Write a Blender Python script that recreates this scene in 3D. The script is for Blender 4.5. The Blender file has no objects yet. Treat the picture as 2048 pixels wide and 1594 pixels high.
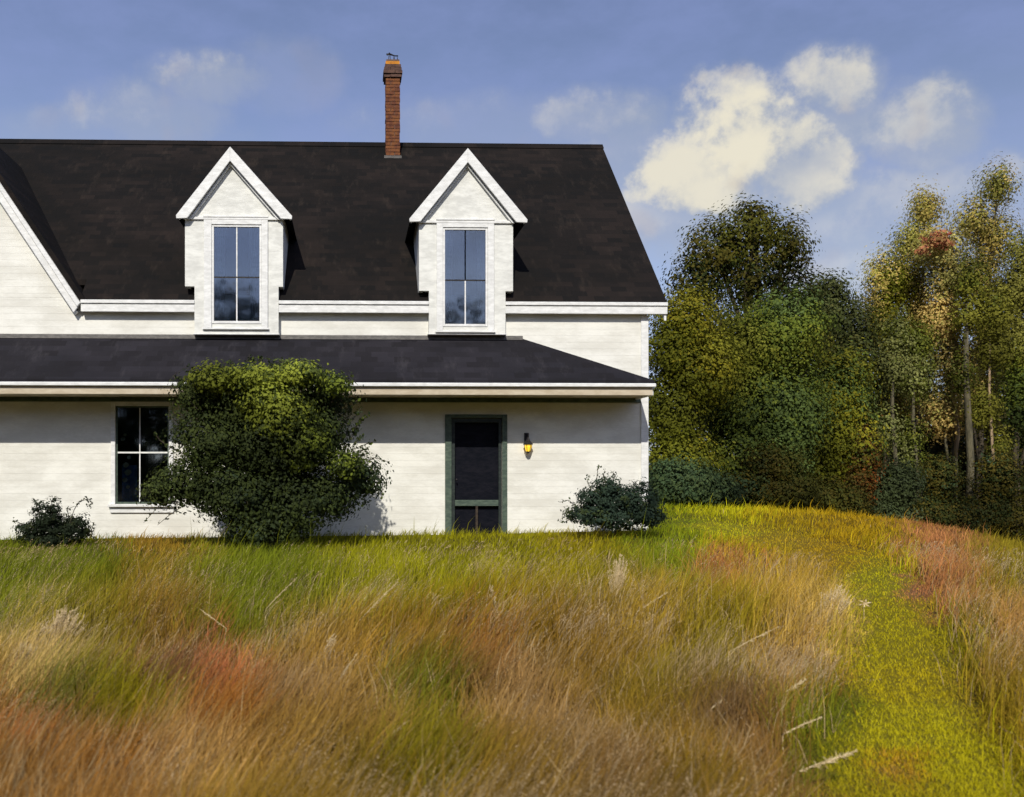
import bpy, math, random
import numpy as np
from mathutils import Vector, Matrix

# ------------------------------------------------------------------ camera
sc = bpy.context.scene
EYE, F, CX, HY, YAW = 1.7, 1840.0, 748.0, 950.0, math.radians(1.5)
cam_d = bpy.data.cameras.new("camera")
cam = bpy.data.objects.new("camera", cam_d)
sc.collection.objects.link(cam)
sc.camera = cam
cam.location = (0, 0, EYE)
cam.rotation_euler = (math.radians(90), 0, -YAW)
cam_d.sensor_width = 36.0
cam_d.lens = 36.0 * F / 2048.0
cam_d.shift_x = (1024 - CX) / 2048.0
cam_d.shift_y = (HY - 797) / 2048.0
cam_d.clip_start = 0.1
cam_d.clip_end = 3000
cam_d.dof.use_dof = True
cam_d.dof.focus_distance = 17.0
cam_d.dof.aperture_fstop = 2.0


def PX(px, Y):
    return Y * math.tan(YAW + math.atan((px - CX) / F))


def PZ(px, py, Y):
    X = PX(px, Y)
    return EYE + (HY - py) / F * (X * math.sin(YAW) + Y * math.cos(YAW))


# ------------------------------------------------------------------ render settings, sun, sky
sc.view_settings.view_transform = 'Standard'
sc.view_settings.look = 'None'
sc.view_settings.gamma = 1.0
sc.view_settings.use_curve_mapping = False
sc.view_settings.exposure = 0.0
sc.render.engine = 'CYCLES'
sc.cycles.max_bounces = 6
sc.cycles.transparent_max_bounces = 12
sc.cycles.use_denoising = True

SUN_EL, SUN_AZ = math.radians(39), math.radians(-13)      # azimuth from -Y towards -X
sd = bpy.data.lights.new("sun", 'SUN')
sd.energy = 4.1
sd.angle = math.radians(0.6)
sd.color = (1.0, 0.95, 0.85)
sun = bpy.data.objects.new("sun", sd)
sc.collection.objects.link(sun)
sdir = Vector((math.sin(SUN_AZ) * math.cos(SUN_EL), -math.cos(SUN_AZ) * math.cos(SUN_EL), math.sin(SUN_EL)))
sun.rotation_euler = sdir.to_track_quat('Z', 'Y').to_euler()

world = bpy.data.worlds.new("World")
sc.world = world
world.use_nodes = True
wn, wl = world.node_tree.nodes, world.node_tree.links
wn.clear()


class NB:
    """tiny node expression helper"""
    def __init__(s, tree):
        s.t = tree

    def n(s, typ, **kw):
        x = s.t.nodes.new(typ)
        for k, v in kw.items():
            setattr(x, k, v)
        return x

    def put(s, sock, v):
        if hasattr(v, 'is_output') or isinstance(v, bpy.types.NodeSocket):
            s.t.links.new(v, sock)
        else:
            sock.default_value = v

    def m(s, op, a, b=0.0, c=0.0, clamp=False):
        x = s.n('ShaderNodeMath', operation=op, use_clamp=clamp)
        s.put(x.inputs[0], a)
        s.put(x.inputs[1], b)
        s.put(x.inputs[2], c)
        return x.outputs[0]

    def mix(s, f, a, b, mode='MIX'):
        x = s.n('ShaderNodeMix', data_type='RGBA', blend_type=mode)
        s.put(x.inputs[0], f)
        s.put(x.inputs[6], a)
        s.put(x.inputs[7], b)
        return x.outputs[2]

    def ramp(s, f, lo, hi, a=0.0, b=1.0, smooth=True):
        x = s.n('ShaderNodeMapRange', interpolation_type='SMOOTHSTEP' if smooth else 'LINEAR')
        x.clamp = True if not smooth else x.clamp
        for i, v in enumerate((f, lo, hi, a, b)):
            s.put(x.inputs[i], v)
        return x.outputs[0]

    def noise(s, vec, scale, detail=4.0, rough=0.5, dist=0.0):
        x = s.n('ShaderNodeTexNoise')
        s.put(x.inputs['Vector'], vec)
        s.put(x.inputs['Scale'], scale)
        s.put(x.inputs['Detail'], detail)
        s.put(x.inputs['Roughness'], rough)
        s.put(x.inputs['Distortion'], dist)
        return x.outputs[0]


W = NB(world.node_tree)
wout = W.n('ShaderNodeOutputWorld')
bg = W.n('ShaderNodeBackground')
bg.inputs[1].default_value = 0.1
wl.new(bg.outputs[0], wout.inputs[0])
sky = W.n('ShaderNodeTexSky', sky_type='NISHITA')
sky.sun_disc = False
sky.sun_elevation = SUN_EL
sky.sun_rotation = math.pi + SUN_AZ
sky.altitude = 100
sky.air_density = 1.0
sky.dust_density = 0.6
sky.ozone_density = 2.5
tc = W.n('ShaderNodeTexCoord')
sep = W.n('ShaderNodeSeparateXYZ')
wl.new(tc.outputs['Generated'], sep.inputs[0])
dx, dy, dz = sep.outputs
ysafe = W.m('MAXIMUM', dy, 0.05)
u = W.m('DIVIDE', dx, ysafe)
v = W.m('DIVIDE', dz, ysafe)
wob1 = W.noise(tc.outputs['Generated'], 7.0, 6.0, 0.6)
wob2 = W.noise(tc.outputs['Generated'], 22.0, 6.0, 0.62)
wsum = W.m('ADD', W.m('MULTIPLY', W.m('SUBTRACT', wob1, 0.5), 1.1), W.m('MULTIPLY', W.m('SUBTRACT', wob2, 0.5), 2.0))


def uv_of(px, py):
    return PX(px, 1.0), PZ(px, py, 1.0) - EYE


CLOUDS = [  # px, py, rx, ry, strength
    (1490, 270, 130, 95, 1.0), (1400, 350, 120, 70, 0.95), (1590, 330, 110, 80, 0.8), (1500, 215, 55, 50, 1.0), (1580, 270, 80, 60, 0.9),
    (1670, 165, 85, 60, 0.75), (1700, 230, 80, 60, 0.5), (1860, 240, 100, 70, 0.62), (1840, 290, 90, 50, 0.5), (1210, 235, 130, 48, 0.42), (1260, 300, 90, 70, 0.42),
    (1660, 530, 150, 90, 0.42), (1720, 620, 150, 80, 0.45), (1600, 430, 220, 70, 0.42), (1900, 400, 200, 80, 0.42), (1400, 440, 160, 70, 0.5),
    (415, 160, 105, 44, 0.48), (300, 225, 130, 60, 0.36), (560, 150, 90, 60, 0.15), (1020, 260, 230, 60, 0.2), (200, 260, 200, 40, 0.2)]
dens = 0.0
height = 0.0
wtot = 0.05
for (px, py, rx, ry, st) in CLOUDS:
    cu, cv = uv_of(px, py)
    ru, rv = rx / F * 1.35, ry / F * 1.35
    a = W.m('DIVIDE', W.m('SUBTRACT', u, cu), ru)
    b = W.m('DIVIDE', W.m('SUBTRACT', v, cv), rv)
    d2 = W.m('ADD', W.m('MULTIPLY', a, a), W.m('MULTIPLY', b, b))
    e = W.m('ADD', W.m('SUBTRACT', 1.0, d2), wsum)
    e = W.m('MULTIPLY', W.ramp(e, -0.45, 0.85), st)
    e2 = W.m('MULTIPLY', e, e)
    wtot = W.m('ADD', wtot, e2)
    height = W.m('ADD', height, W.m('MULTIPLY', e2, W.m('SUBTRACT', b, W.m('MULTIPLY', a, 0.5))))
    dens = W.m('MAXIMUM', dens, e)
front = W.ramp(dy, 0.05, 0.3)
height = W.m('DIVIDE', height, wtot)
dens = W.m('MULTIPLY', dens, front)
# scattered clouds over the rest of the sky
near_a = W.ramp(W.m('ABSOLUTE', W.m('SUBTRACT', u, 0.17)), 0.55, 0.85)
near_b = W.ramp(W.m('ABSOLUTE', v), 0.55, 0.8)
outside = W.m('MAXIMUM', W.m('MAXIMUM', near_a, near_b), W.m('SUBTRACT', 1.0, front))
mp = W.n('ShaderNodeMapping')
mp.inputs['Scale'].default_value = (1, 1, 2.2)
wl.new(tc.outputs['Generated'], mp.inputs[0])
gen = W.noise(mp.outputs[0], 3.2, 8.0, 0.58)
gen = W.m('MULTIPLY', W.ramp(gen, 0.53, 0.72), 0.8)
dens = W.m('MAXIMUM', dens, W.m('MULTIPLY', gen, outside))
# blue with a lavender cast, paler towards the horizon
hs = W.n('ShaderNodeHueSaturation')
hs.inputs['Hue'].default_value = 0.515
hs.inputs['Saturation'].default_value = 0.90
hs.inputs['Value'].default_value = 1.2
wl.new(sky.outputs[0], hs.inputs['Color'])
stroke = W.noise(mp.outputs[0], 9.0, 5.0, 0.6)
base = W.mix(W.ramp(stroke, 0.3, 0.75), hs.outputs[0], (2.7, 3.4, 6.4, 1), 'MIX')
base = W.mix(0.42, hs.outputs[0], base)
base = W.mix(W.ramp(dz, 0.42, 0.06, 0.0, 0.42), base, (5.0, 5.7, 7.6, 1))
shade = W.ramp(W.m('ADD', W.m('ADD', W.m('MULTIPLY', wob2, 0.7), W.m('MULTIPLY', wob1, 0.5)), W.m('ADD', W.m('MULTIPLY', dens, 0.5), W.m('MULTIPLY', height, 0.30))), 0.72, 1.15)
ccol = W.mix(shade, (4.1, 4.5, 5.2, 1), (8.2, 7.7, 6.3, 1))
warm = W.ramp(W.noise(tc.outputs['Generated'], 14.0, 2.0, 0.5), 0.56, 0.7)
ccol = W.mix(W.m('MULTIPLY', warm, 0.5), ccol, (5.6, 4.6, 3.6, 1))
fin = W.mix(dens, base, ccol)
wl.new(fin, bg.inputs[0])

# ------------------------------------------------------------------ helpers
COL = sc.collection
rng = np.random.default_rng(7)
random.seed(7)


def tag(o, label=None, cat=None, group=None, kind=None):
    if label: o['label'] = label
    if cat: o['category'] = cat
    if group: o['group'] = group
    if kind: o['kind'] = kind
    return o


def empty(name, loc, label, cat, group=None):
    o = bpy.data.objects.new(name, None)
    o.location = loc
    o.empty_display_size = 0.2
    COL.objects.link(o)
    return tag(o, label, cat, group)


class MB:
    """collects shapes in world coordinates"""
    def __init__(s):
        s.v, s.f = [], []

    def poly(s, pts, faces):
        n = len(s.v)
        s.v += [tuple(p) for p in pts]
        s.f += [tuple(i + n for i in f) for f in faces]
        return s

    def box(s, x0, x1, y0, y1, z0, z1):
        return s.poly([(x0, y0, z0), (x1, y0, z0), (x1, y1, z0), (x0, y1, z0), (x0, y0, z1), (x1, y0, z1), (x1, y1, z1), (x0, y1, z1)],
                      [(0, 3, 2, 1), (4, 5, 6, 7), (0, 1, 5, 4), (1, 2, 6, 5), (2, 3, 7, 6), (3, 0, 4, 7)])

    def prism_y(s, pts, y0, y1):        # polygon in XZ, counter-clockwise seen from -Y
        n = len(pts)
        P = [(x, y0, z) for x, z in pts] + [(x, y1, z) for x, z in pts]
        return s.poly(P, [tuple(range(n)), tuple(range(2 * n - 1, n - 1, -1))] + [(i, i + n, (i + 1) % n + n, (i + 1) % n) for i in range(n)])

    def prism_x(s, pts, x0, x1):        # polygon in YZ
        n = len(pts)
        P = [(x0, y, z) for y, z in pts] + [(x1, y, z) for y, z in pts]
        return s.poly(P, [tuple(range(n)), tuple(range(2 * n - 1, n - 1, -1))] + [(i, i + n, (i + 1) % n + n, (i + 1) % n) for i in range(n)])

    def tube(s, pts, radii, seg=8):
        pts = [Vector(p) for p in pts]
        n0 = len(s.v)
        for i, p in enumerate(pts):
            t = (pts[min(i + 1, len(pts) - 1)] - pts[max(i - 1, 0)]).normalized()
            a = t.cross(Vector((0.3, 0.9, 0.2)) if abs(t.z) > 0.8 else Vector((0, 0, 1))).normalized()
            b = t.cross(a)
            for k in range(seg):
                w = 2 * math.pi * k / seg
                s.v.append(tuple(p + (a * math.cos(w) + b * math.sin(w)) * radii[i]))
        for i in range(len(pts) - 1):
            for k in range(seg):
                k2 = (k + 1) % seg
                s.f.append((n0 + i * seg + k, n0 + i * seg + k2, n0 + (i + 1) * seg + k2, n0 + (i + 1) * seg + k))
        s.f.append(tuple(n0 + k for k in range(seg))[::-1])
        s.f.append(tuple(n0 + (len(pts) - 1) * seg + k for k in range(seg)))
        return s

    def build(s, name, mat, parent=None, bevel=0.0, smooth=False):
        me = bpy.data.meshes.new(name)
        off = world_loc(parent) if parent else Vector((0, 0, 0))
        me.from_pydata([(x - off.x, y - off.y, z - off.z) for x, y, z in s.v], [], s.f)
        me.materials.append(mat)
        import bmesh
        b = bmesh.new()
        b.from_mesh(me)
        bmesh.ops.recalc_face_normals(b, faces=b.faces)
        if bevel:
            bmesh.ops.bevel(b, geom=[e for e in b.edges if len(e.link_faces) == 2 and e.calc_face_angle(0) > 0.5], offset=bevel, segments=1, affect='EDGES')
        b.to_mesh(me)
        b.free()
        if smooth:
            for p in me.polygons: p.use_smooth = True
        o = bpy.data.objects.new(name, me)
        COL.objects.link(o)
        if parent:
            o.parent = parent
        return o


def world_loc(o):
    v = Vector((0, 0, 0))
    while o:
        v += o.location
        o = o.parent
    return v


# ------------------------------------------------------------------ materials
def new_mat(name):
    m = bpy.data.materials.new(name)
    m.use_nodes = True
    m.node_tree.nodes.clear()
    b = NB(m.node_tree)
    out = b.n('ShaderNodeOutputMaterial')
    p = b.n('ShaderNodeBsdfPrincipled')
    m.node_tree.links.new(p.outputs[0], out.inputs[0])
    geo = b.n('ShaderNodeNewGeometry')
    return m, b, p, geo.outputs['Position'], out


def bump(b, p, h, strength, dist=0.01):
    x = b.n('ShaderNodeBump')
    x.inputs['Strength'].default_value = strength
    x.inputs['Distance'].default_value = dist
    b.put(x.inputs['Height'], h)
    b.put(p.inputs['Normal'], x.outputs[0])


def stretch(b, pos, s):
    m = b.n('ShaderNodeMapping')
    m.inputs['Scale'].default_value = s
    b.put(m.inputs[0], pos)
    return m.outputs[0]


def paint(name, c1, c2, rough=0.6, scale=3.0, bs=0.25, spec=0.3, course=0.0):
    m, b, p, pos, out = new_mat(name)
    n1 = b.noise(stretch(b, pos, (1, 1, 2.5)), scale, 6.0, 0.6)
    n2 = b.noise(stretch(b, pos, (0.35, 1, 1)), 40.0, 4.0, 0.6)
    f = b.ramp(b.m('ADD', b.m('MULTIPLY', n1, 0.75), b.m('MULTIPLY', n2, 0.25)), 0.36, 0.66)
    b.put(p.inputs['Base Color'], b.mix(f, (*c1, 1), (*c2, 1)))
    p.inputs['Roughness'].default_value = rough
    p.inputs['Specular IOR Level'].default_value = spec
    h = b.m('ADD', b.m('MULTIPLY', n2, 0.5), n1)
    if course:
        sp = b.n('ShaderNodeSeparateXYZ')
        b.put(sp.inputs[0], pos)
        saw = b.m('FRACT', b.m('MULTIPLY', sp.outputs[2], 1.0 / course))
        h = b.m('ADD', b.m('MULTIPLY', h, 0.5), b.m('MULTIPLY', saw, -0.55))
    bump(b, p, h, bs, 0.012)
    return m


M_WALL = paint('weathered_white_siding', (0.67, 0.655, 0.59), (0.82, 0.81, 0.745), 0.65, 1.6, 0.5, 0.25, course=0.115)
M_TRIM = paint('white_trim_paint', (0.66, 0.66, 0.64), (0.84, 0.84, 0.82), 0.5, 6.0, 0.35)
M_DORM = paint('white_board_paint', (0.62, 0.62, 0.58), (0.80, 0.80, 0.75), 0.55, 4.0, 0.35)
M_SOFF = paint('bounce_tinted_soffit', (0.46, 0.38, 0.27), (0.58, 0.50, 0.38), 0.6, 5.0, 0.3)  # tan stands in for grass light bounced onto the shaded eave boards
M_GREEN = paint('dark_green_paint', (0.05, 0.075, 0.06), (0.10, 0.135, 0.10), 0.5, 9.0, 0.4)
M_DOOR = paint('near_black_door_paint', (0.003, 0.004, 0.008), (0.009, 0.009, 0.014), 0.6, 7.0, 0.3, 0.08)
M_IRON = paint('black_iron', (0.012, 0.011, 0.012), (0.035, 0.03, 0.03), 0.45, 20.0, 0.3)
M_DARK = paint('room_shade', (0.012, 0.013, 0.016), (0.03, 0.03, 0.034), 0.9, 2.0, 0.1)  # near-black colour that paints the shade inside the rooms
M_CURT = paint('pale_curtain_cloth', (0.5, 0.5, 0.48), (0.68, 0.68, 0.66), 0.9, 8.0, 0.5)
M_LEAD = paint('lead_flashing', (0.07, 0.065, 0.06), (0.13, 0.12, 0.11), 0.6, 12.0, 0.4)


def shingle(name, c1, c2, c3, exposure):
    m, b, p, pos, out = new_mat(name)
    sp = b.n('ShaderNodeSeparateXYZ')
    b.put(sp.inputs[0], pos)
    row = b.m('MULTIPLY', sp.outputs[2], 1.0 / exposure)
    ri = b.m('FLOOR', row)
    saw = b.m('FRACT', row)
    colx = b.m('ADD', b.m('MULTIPLY', sp.outputs[0], 3.6), b.m('MULTIPLY', ri, 0.37))
    ci = b.m('FLOOR', colx)
    cb = b.n('ShaderNodeCombineXYZ')
    b.put(cb.inputs[0], ci)
    b.put(cb.inputs[1], ri)
    wn_ = b.n('ShaderNodeTexWhiteNoise', noise_dimensions='2D')
    b.put(wn_.inputs['Vector'], cb.outputs[0])
    n1 = b.noise(stretch(b, pos, (0.5, 0.5, 1.0)), 1.1, 5.0, 0.6)
    n2 = b.noise(pos, 60.0, 3.0, 0.6)
    c = b.mix(b.ramp(n1, 0.35, 0.68), (*c1, 1), (*c2, 1))
    c = b.mix(b.m('MULTIPLY', wn_.outputs[0], 0.8), c, (*c3, 1))
    c = b.mix(b.ramp(b.noise(stretch(b, pos, (2.2, 1, 0.5)), 2.0, 5.0, 0.7), 0.52, 0.78, 0, 0.5), c, (c2[0] * 2.1, c2[1] * 2.1, c2[2] * 1.9, 1))
    b.put(p.inputs['Base Color'], c)
    p.inputs['Roughness'].default_value = 0.9
    p.inputs['Specular IOR Level'].default_value = 0.1
    gap = b.m('LESS_THAN', b.m('FRACT', colx), 0.05)
    h = b.m('SUBTRACT', b.m('SUBTRACT', b.m('MULTIPLY', n2, 0.5), b.m('MULTIPLY', saw, 0.8)), b.m('MULTIPLY', gap, 0.5))
    bump(b, p, h, 0.5, 0.012)
    return m


M_ROOF = shingle('brown_black_shingles', (0.010, 0.0085, 0.0075), (0.020, 0.015, 0.013), (0.007, 0.007, 0.007), 0.105)
M_PENT = shingle('slate_grey_shingles', (0.017, 0.0165, 0.021), (0.027, 0.025, 0.031), (0.013, 0.012, 0.014), 0.10)


def brick_mat():
    m, b, p, pos, out = new_mat('old_brick')
    rnd = b.n('ShaderNodeObjectInfo').outputs['Random']
    n1 = b.noise(pos, 9.0, 4.0, 0.6)
    n2 = b.noise(pos, 70.0, 3.0, 0.6)
    c = b.mix(b.ramp(n1, 0.35, 0.65), (0.10, 0.028, 0.013, 1), (0.20, 0.07, 0.018, 1))
    c = b.mix(b.ramp(n2, 0.5, 0.75, 0, 0.6), c, (0.07, 0.03, 0.02, 1))
    b.put(p.inputs['Base Color'], c)
    p.inputs['Roughness'].default_value = 0.9
    bump(b, p, n2, 0.6, 0.01)
    return m


M_BRICK = brick_mat()
M_BRICKDK = paint('sooty_brick', (0.06, 0.035, 0.03), (0.13, 0.07, 0.05), 0.9, 12.0, 0.6)
M_BRICKOR = paint('orange_brick', (0.45, 0.16, 0.02), (0.6, 0.26, 0.03), 0.9, 12.0, 0.6)
M_MORTAR = paint('dark_mortar', (0.10, 0.06, 0.045), (0.18, 0.12, 0.09), 0.95, 14.0, 0.5)


def glass_mat():
    m, b, p, pos, out = new_mat('old_window_glass')
    m.node_tree.nodes.remove(p)
    tr = b.n('ShaderNodeBsdfTransparent')
    tr.inputs[0].default_value = (0.75, 0.82, 0.88, 1)
    gl = b.n('ShaderNodeBsdfGlossy')
    gl.inputs['Roughness'].default_value = 0.04
    gl.inputs['Color'].default_value = (0.85, 0.9, 1.0, 1)
    bp = b.n('ShaderNodeBump')
    bp.inputs['Strength'].default_value = 0.05
    bp.inputs['Distance'].default_value = 0.01
    b.put(bp.inputs['Height'], b.noise(stretch(b, pos, (1.0, 1, 0.4)), 5.0, 2.0, 0.5))
    b.put(gl.inputs['Normal'], bp.outputs[0])
    fr = b.n('ShaderNodeFresnel')
    fr.inputs[0].default_value = 2.35
    mx = b.n('ShaderNodeMixShader')
    b.put(mx.inputs[0], fr.outputs[0])
    b.put(mx.inputs[1], tr.outputs[0])
    b.put(mx.inputs[2], gl.outputs[0])
    m.node_tree.links.new(mx.outputs[0], out.inputs[0])
    return m


M_GLASS = glass_mat()


def lamp_mat():
    m, b, p, pos, out = new_mat('lit_amber_glass')
    p.inputs['Base Color'].default_value = (0.8, 0.45, 0.03, 1)
    p.inputs['Emission Color'].default_value = (1.0, 0.62, 0.04, 1)
    p.inputs['Emission Strength'].default_value = 0.9
    p.inputs['Roughness'].default_value = 0.25
    return m


M_AMBER = lamp_mat()


def leaf_mat(name, trans=0.35):
    m, b, p, pos, out = new_mat(name)
    at = b.n('ShaderNodeAttribute', attribute_name='Col')
    b.put(p.inputs['Base Color'], at.outputs['Color'])
    p.inputs['Roughness'].default_value = 0.6
    p.inputs['Specular IOR Level'].default_value = 0.06
    tl = b.n('ShaderNodeBsdfTranslucent')
    b.put(tl.inputs[0], at.outputs['Color'])
    mx = b.n('ShaderNodeMixShader')
    mx.inputs[0].default_value = trans
    b.put(mx.inputs[1], p.outputs[0])
    b.put(mx.inputs[2], tl.outputs[0])
    m.node_tree.links.new(mx.outputs[0], out.inputs[0])
    return m


M_LEAF = leaf_mat('leaves', 0.3)
M_GRASS = leaf_mat('grass_blades', 0.3)


def bark_mat(name, c1, c2):
    m, b, p, pos, out = new_mat(name)
    n = b.noise(stretch(b, pos, (6, 6, 0.9)), 2.5, 6.0, 0.65)
    b.put(p.inputs['Base Color'], b.mix(b.ramp(n, 0.38, 0.62), (*c1, 1), (*c2, 1)))
    p.inputs['Roughness'].default_value = 0.9
    bump(b, p, n, 0.8, 0.05)
    return m


M_BARK = bark_mat('dark_bark', (0.03, 0.024, 0.014), (0.085, 0.065, 0.04))
M_BARKG = bark_mat('grey_green_bark', (0.055, 0.048, 0.025), (0.13, 0.11, 0.06))
M_BARKT = bark_mat('tan_bark', (0.22, 0.15, 0.08), (0.42, 0.30, 0.18))

# ------------------------------------------------------------------ terrain
CTRL = [  # X, Y, z
    (0, -60, -0.4), (-30, -40, -0.4), (30, -40, -1.2), (0, 0, 0.0), (-8, 0, 0.05), (8, 0, -0.1), (0, 4, 0.0), (-6, 5, 0.05), (5, 5, 0.0), (0, 8, 0.18), (-7, 9, 0.25),
    (5, 9, 0.2), (9, 8, 0.05), (0, 12, 0.46), (-7, 12, 0.46), (5, 12, 0.5), (9, 12, 0.42), (13, 12, 0.0), (-12, 14, 0.5), (-4, 15, 0.62), (2, 15, 0.66),
    (6, 15, 0.75), (9, 16, 0.66), (12, 16, 0.40), (16, 17, -0.1), (6.5, 19, 0.98), (9, 21, 0.95), (0, 20, 0.8), (-10, 20, 0.7), (12.2, 24, 0.62),
    (15, 26, 0.15), (18.2, 28, -0.5), (21, 28, -0.62), (20, 20, -0.6), (8, 26, 0.95), (24, 34, -0.9), (15, 36, -0.3), (5, 34, 0.6), (-15, 34, 0.5),
    (30, 30, -1.2), (30, 10, -1.2), (0, 60, -0.2), (40, 60, -1.5), (-40, 60, 0), (-30, 10, 0.2), (-30, 30, 0.4), (60, 0, -1.8), (-60, 0, 0)]
CT = np.array(CTRL)


def hgt(x, y):
    x = np.asarray(x, dtype=float)
    y = np.asarray(y, dtype=float)
    num = np.zeros_like(x)
    den = np.zeros_like(x)
    for cx_, cy_, cz_ in CT:
        d2 = (x - cx_) ** 2 + (y - cy_) ** 2
        w = np.exp(-d2 / (2 * 2.2 ** 2)) + 0.002 / (1 + d2 / 40.0) ** 2 + 1e-9 / (1 + d2)
        num += w * cz_
        den += w
    return num / den


def vnoise(x, y, s, seed):
    """cheap smooth value noise"""
    r = np.random.default_rng(seed).random((64, 64))
    X, Y_ = np.asarray(x) * s + 31.7, np.asarray(y) * s + 17.3
    i, j = np.floor(X).astype(int), np.floor(Y_).astype(int)
    fx, fy = X - i, Y_ - j
    fx, fy = fx * fx * (3 - 2 * fx), fy * fy * (3 - 2 * fy)
    g = lambda a, b: r[a % 64, b % 64]
    return (g(i, j) * (1 - fx) + g(i + 1, j) * fx) * (1 - fy) + (g(i, j + 1) * (1 - fx) + g(i + 1, j + 1) * fx) * fy


def to_px(x, y, z):
    c, s = math.cos(YAW), math.sin(YAW)
    dep = np.maximum(x * s + y * c, 0.3)
    return CX + F * (x * c - y * s) / dep, HY - F * (z - EYE) / dep


def S(c):
    c = np.array(c, dtype=float) / 255.0
    return np.where(c < 0.04045, c / 12.92, ((c + 0.055) / 1.055) ** 2.4)


# colours of the meadow, patch by patch: where the patch stands (found on the photograph), its size, colour
PATCH = [
    (0, 1110, 110, (98, 104, 28)), (150, 1130, 90, (92, 100, 26)), (330, 1075, 60, (138, 104, 48)), (430, 1130, 90, (100, 104, 26)), (560, 1140, 80, (88, 100, 26)), (720, 1110, 80, (126, 122, 22)),
    (860, 1130, 80, (118, 114, 18)), (1000, 1110, 80, (128, 122, 16)), (1150, 1090, 70, (130, 116, 20)), (1230, 1140, 60, (108, 100, 28)), (1330, 1080, 60, (106, 116, 24)), (1450, 1035, 50, (158, 152, 14)),
    (1560, 1050, 50, (152, 128, 20)), (1690, 1085, 60, (150, 118, 16)), (1450, 1115, 42, (160, 84, 50)), (1570, 1170, 70, (152, 120, 62)), (1900, 1130, 60, (164, 94, 62)), (2000, 1120, 60, (118, 104, 34)),
    (2030, 1250, 60, (158, 108, 58)), (1930, 1250, 50, (104, 98, 28)), (1990, 1350, 60, (120, 98, 40)), (1740, 1130, 50, (148, 142, 16)), (1790, 1230, 60, (146, 134, 12)), (1840, 1330, 60, (150, 132, 14)), (1870, 1430, 90, (148, 138, 14)),
    (1840, 1560, 90, (132, 120, 20)), (1960, 1520, 80, (144, 134, 12)), (2040, 1430, 50, (128, 100, 40)), (1450, 1230, 70, (126, 110, 32)), (1270, 1210, 70, (138, 110, 52)), (1640, 1220, 45, (186, 154, 100)),
    (1590, 1290, 60, (148, 108, 58)), (1640, 1385, 40, (92, 96, 26)), (1390, 1310, 70, (112, 96, 32)), (1440, 1400, 70, (98, 68, 46)), (1500, 1490, 70, (124, 80, 28)), (1610, 1490, 36, (88, 90, 24)),
    (1540, 1560, 60, (128, 90, 52)), (1820, 1500, 40, (160, 92, 26)), (1360, 1500, 70, (116, 88, 36)), (1010, 1190, 70, (122, 98, 28)), (960, 1260, 60, (150, 88, 36)), (1150, 1310, 80, (120, 90, 44)), (1050, 1370, 70, (146, 104, 64)),
    (820, 1370, 60, (84, 90, 24)), (800, 1280, 70, (146, 108, 56)), (830, 1190, 60, (122, 112, 26)), (600, 1170, 70, (104, 100, 26)), (620, 1250, 70, (140, 108, 62)), (435, 1320, 42, (168, 84, 60)), (450, 1420, 60, (154, 84, 18)),
    (560, 1400, 60, (134, 98, 62)), (330, 1320, 55, (112, 72, 50)), (190, 1420, 55, (112, 102, 18)), (95, 1385, 40, (86, 94, 40)), (50, 1320, 55, (176, 146, 104)), (200, 1200, 80, (112, 98, 32)), (90, 1240, 60, (150, 124, 68)),
    (320, 1220, 70, (122, 90, 46)), (20, 1470, 50, (160, 76, 12)), (110, 1460, 50, (112, 82, 62)), (170, 1550, 70, (134, 80, 20)), (350, 1550, 60, (160, 122, 84)), (600, 1510, 80, (132, 102, 60)), (500, 1490, 50, (138, 92, 24)),
    (720, 1440, 60, (136, 104, 66)), (870, 1510, 70, (106, 96, 24)), (1000, 1570, 70, (118, 90, 44)), (700, 1580, 60, (98, 80, 24)), (1150, 1450, 80, (130, 94, 54)), (1250, 1560, 70, (112, 72, 24)), (1000, 1460, 60, (140, 106, 66)),
    (1220, 1380, 60, (112, 90, 36)), (1380, 1580, 60, (104, 84, 30)), (940, 1400, 50, (122, 84, 40)),
    (-300, 1200, 150, (118, 100, 36)), (-300, 1450, 150, (134, 98, 50)), (2350, 1250, 150, (128, 104, 40)), (2350, 1500, 150, (124, 104, 34)), (700, 1900, 200, (124, 96, 44)), (1700, 1900, 160, (130, 120, 26)),
    (0, 1750, 150, (134, 86, 36)), (1300, 1750, 120, (118, 86, 38))]


def field_colour(x, y, z, jit=0.0):
    px, py = to_px(x, y, z + 0.12)
    py = np.maximum(py, 985)
    px = px + (vnoise(x, y, 2.3, 11) - 0.5) * 70 + (vnoise(x, y, 9.0, 12) - 0.5) * 40
    py = py + (vnoise(x, y, 2.1, 13) - 0.5) * 40 + (vnoise(x, y, 8.0, 14) - 0.5) * 24
    if jit:
        px = px + rng.normal(size=len(x)) * jit
        py = py + rng.normal(size=len(x)) * jit * 0.6
    num = np.zeros((len(x), 3))
    den = np.full(len(x), 1e-9)
    for (qx, qy, r, c) in PATCH:
        d2 = ((px - qx) ** 2 + ((py - qy) * 1.15) ** 2) / (r * 0.64) ** 2
        w = np.exp(-0.5 * np.minimum(d2, 60)) + 1e-4 / (1 + d2) ** 2
        num += w[:, None] * S(c)[None, :]
        den += w
    c = num / den[:, None]
    m = c.mean(1)[:, None]
    return np.maximum(m + (c - m) * np.where((c[:, 0] > 1.9 * c[:, 1])[:, None], 0.72, 0.92), 0.002)


# the mown path: centre line and half width in metres, found on the photograph and put down on the ground
def on_ground(px, py):
    lo, hi = 2.0, 60.0
    best = None
    for Y in np.arange(3.0, 45.0, 0.05):
        X = PX(px, Y)
        z = PZ(px, py, Y)
        if z <= float(hgt(X, Y)) + 0.02:
            return X, Y
    return PX(px, 40.0), 40.0


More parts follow.
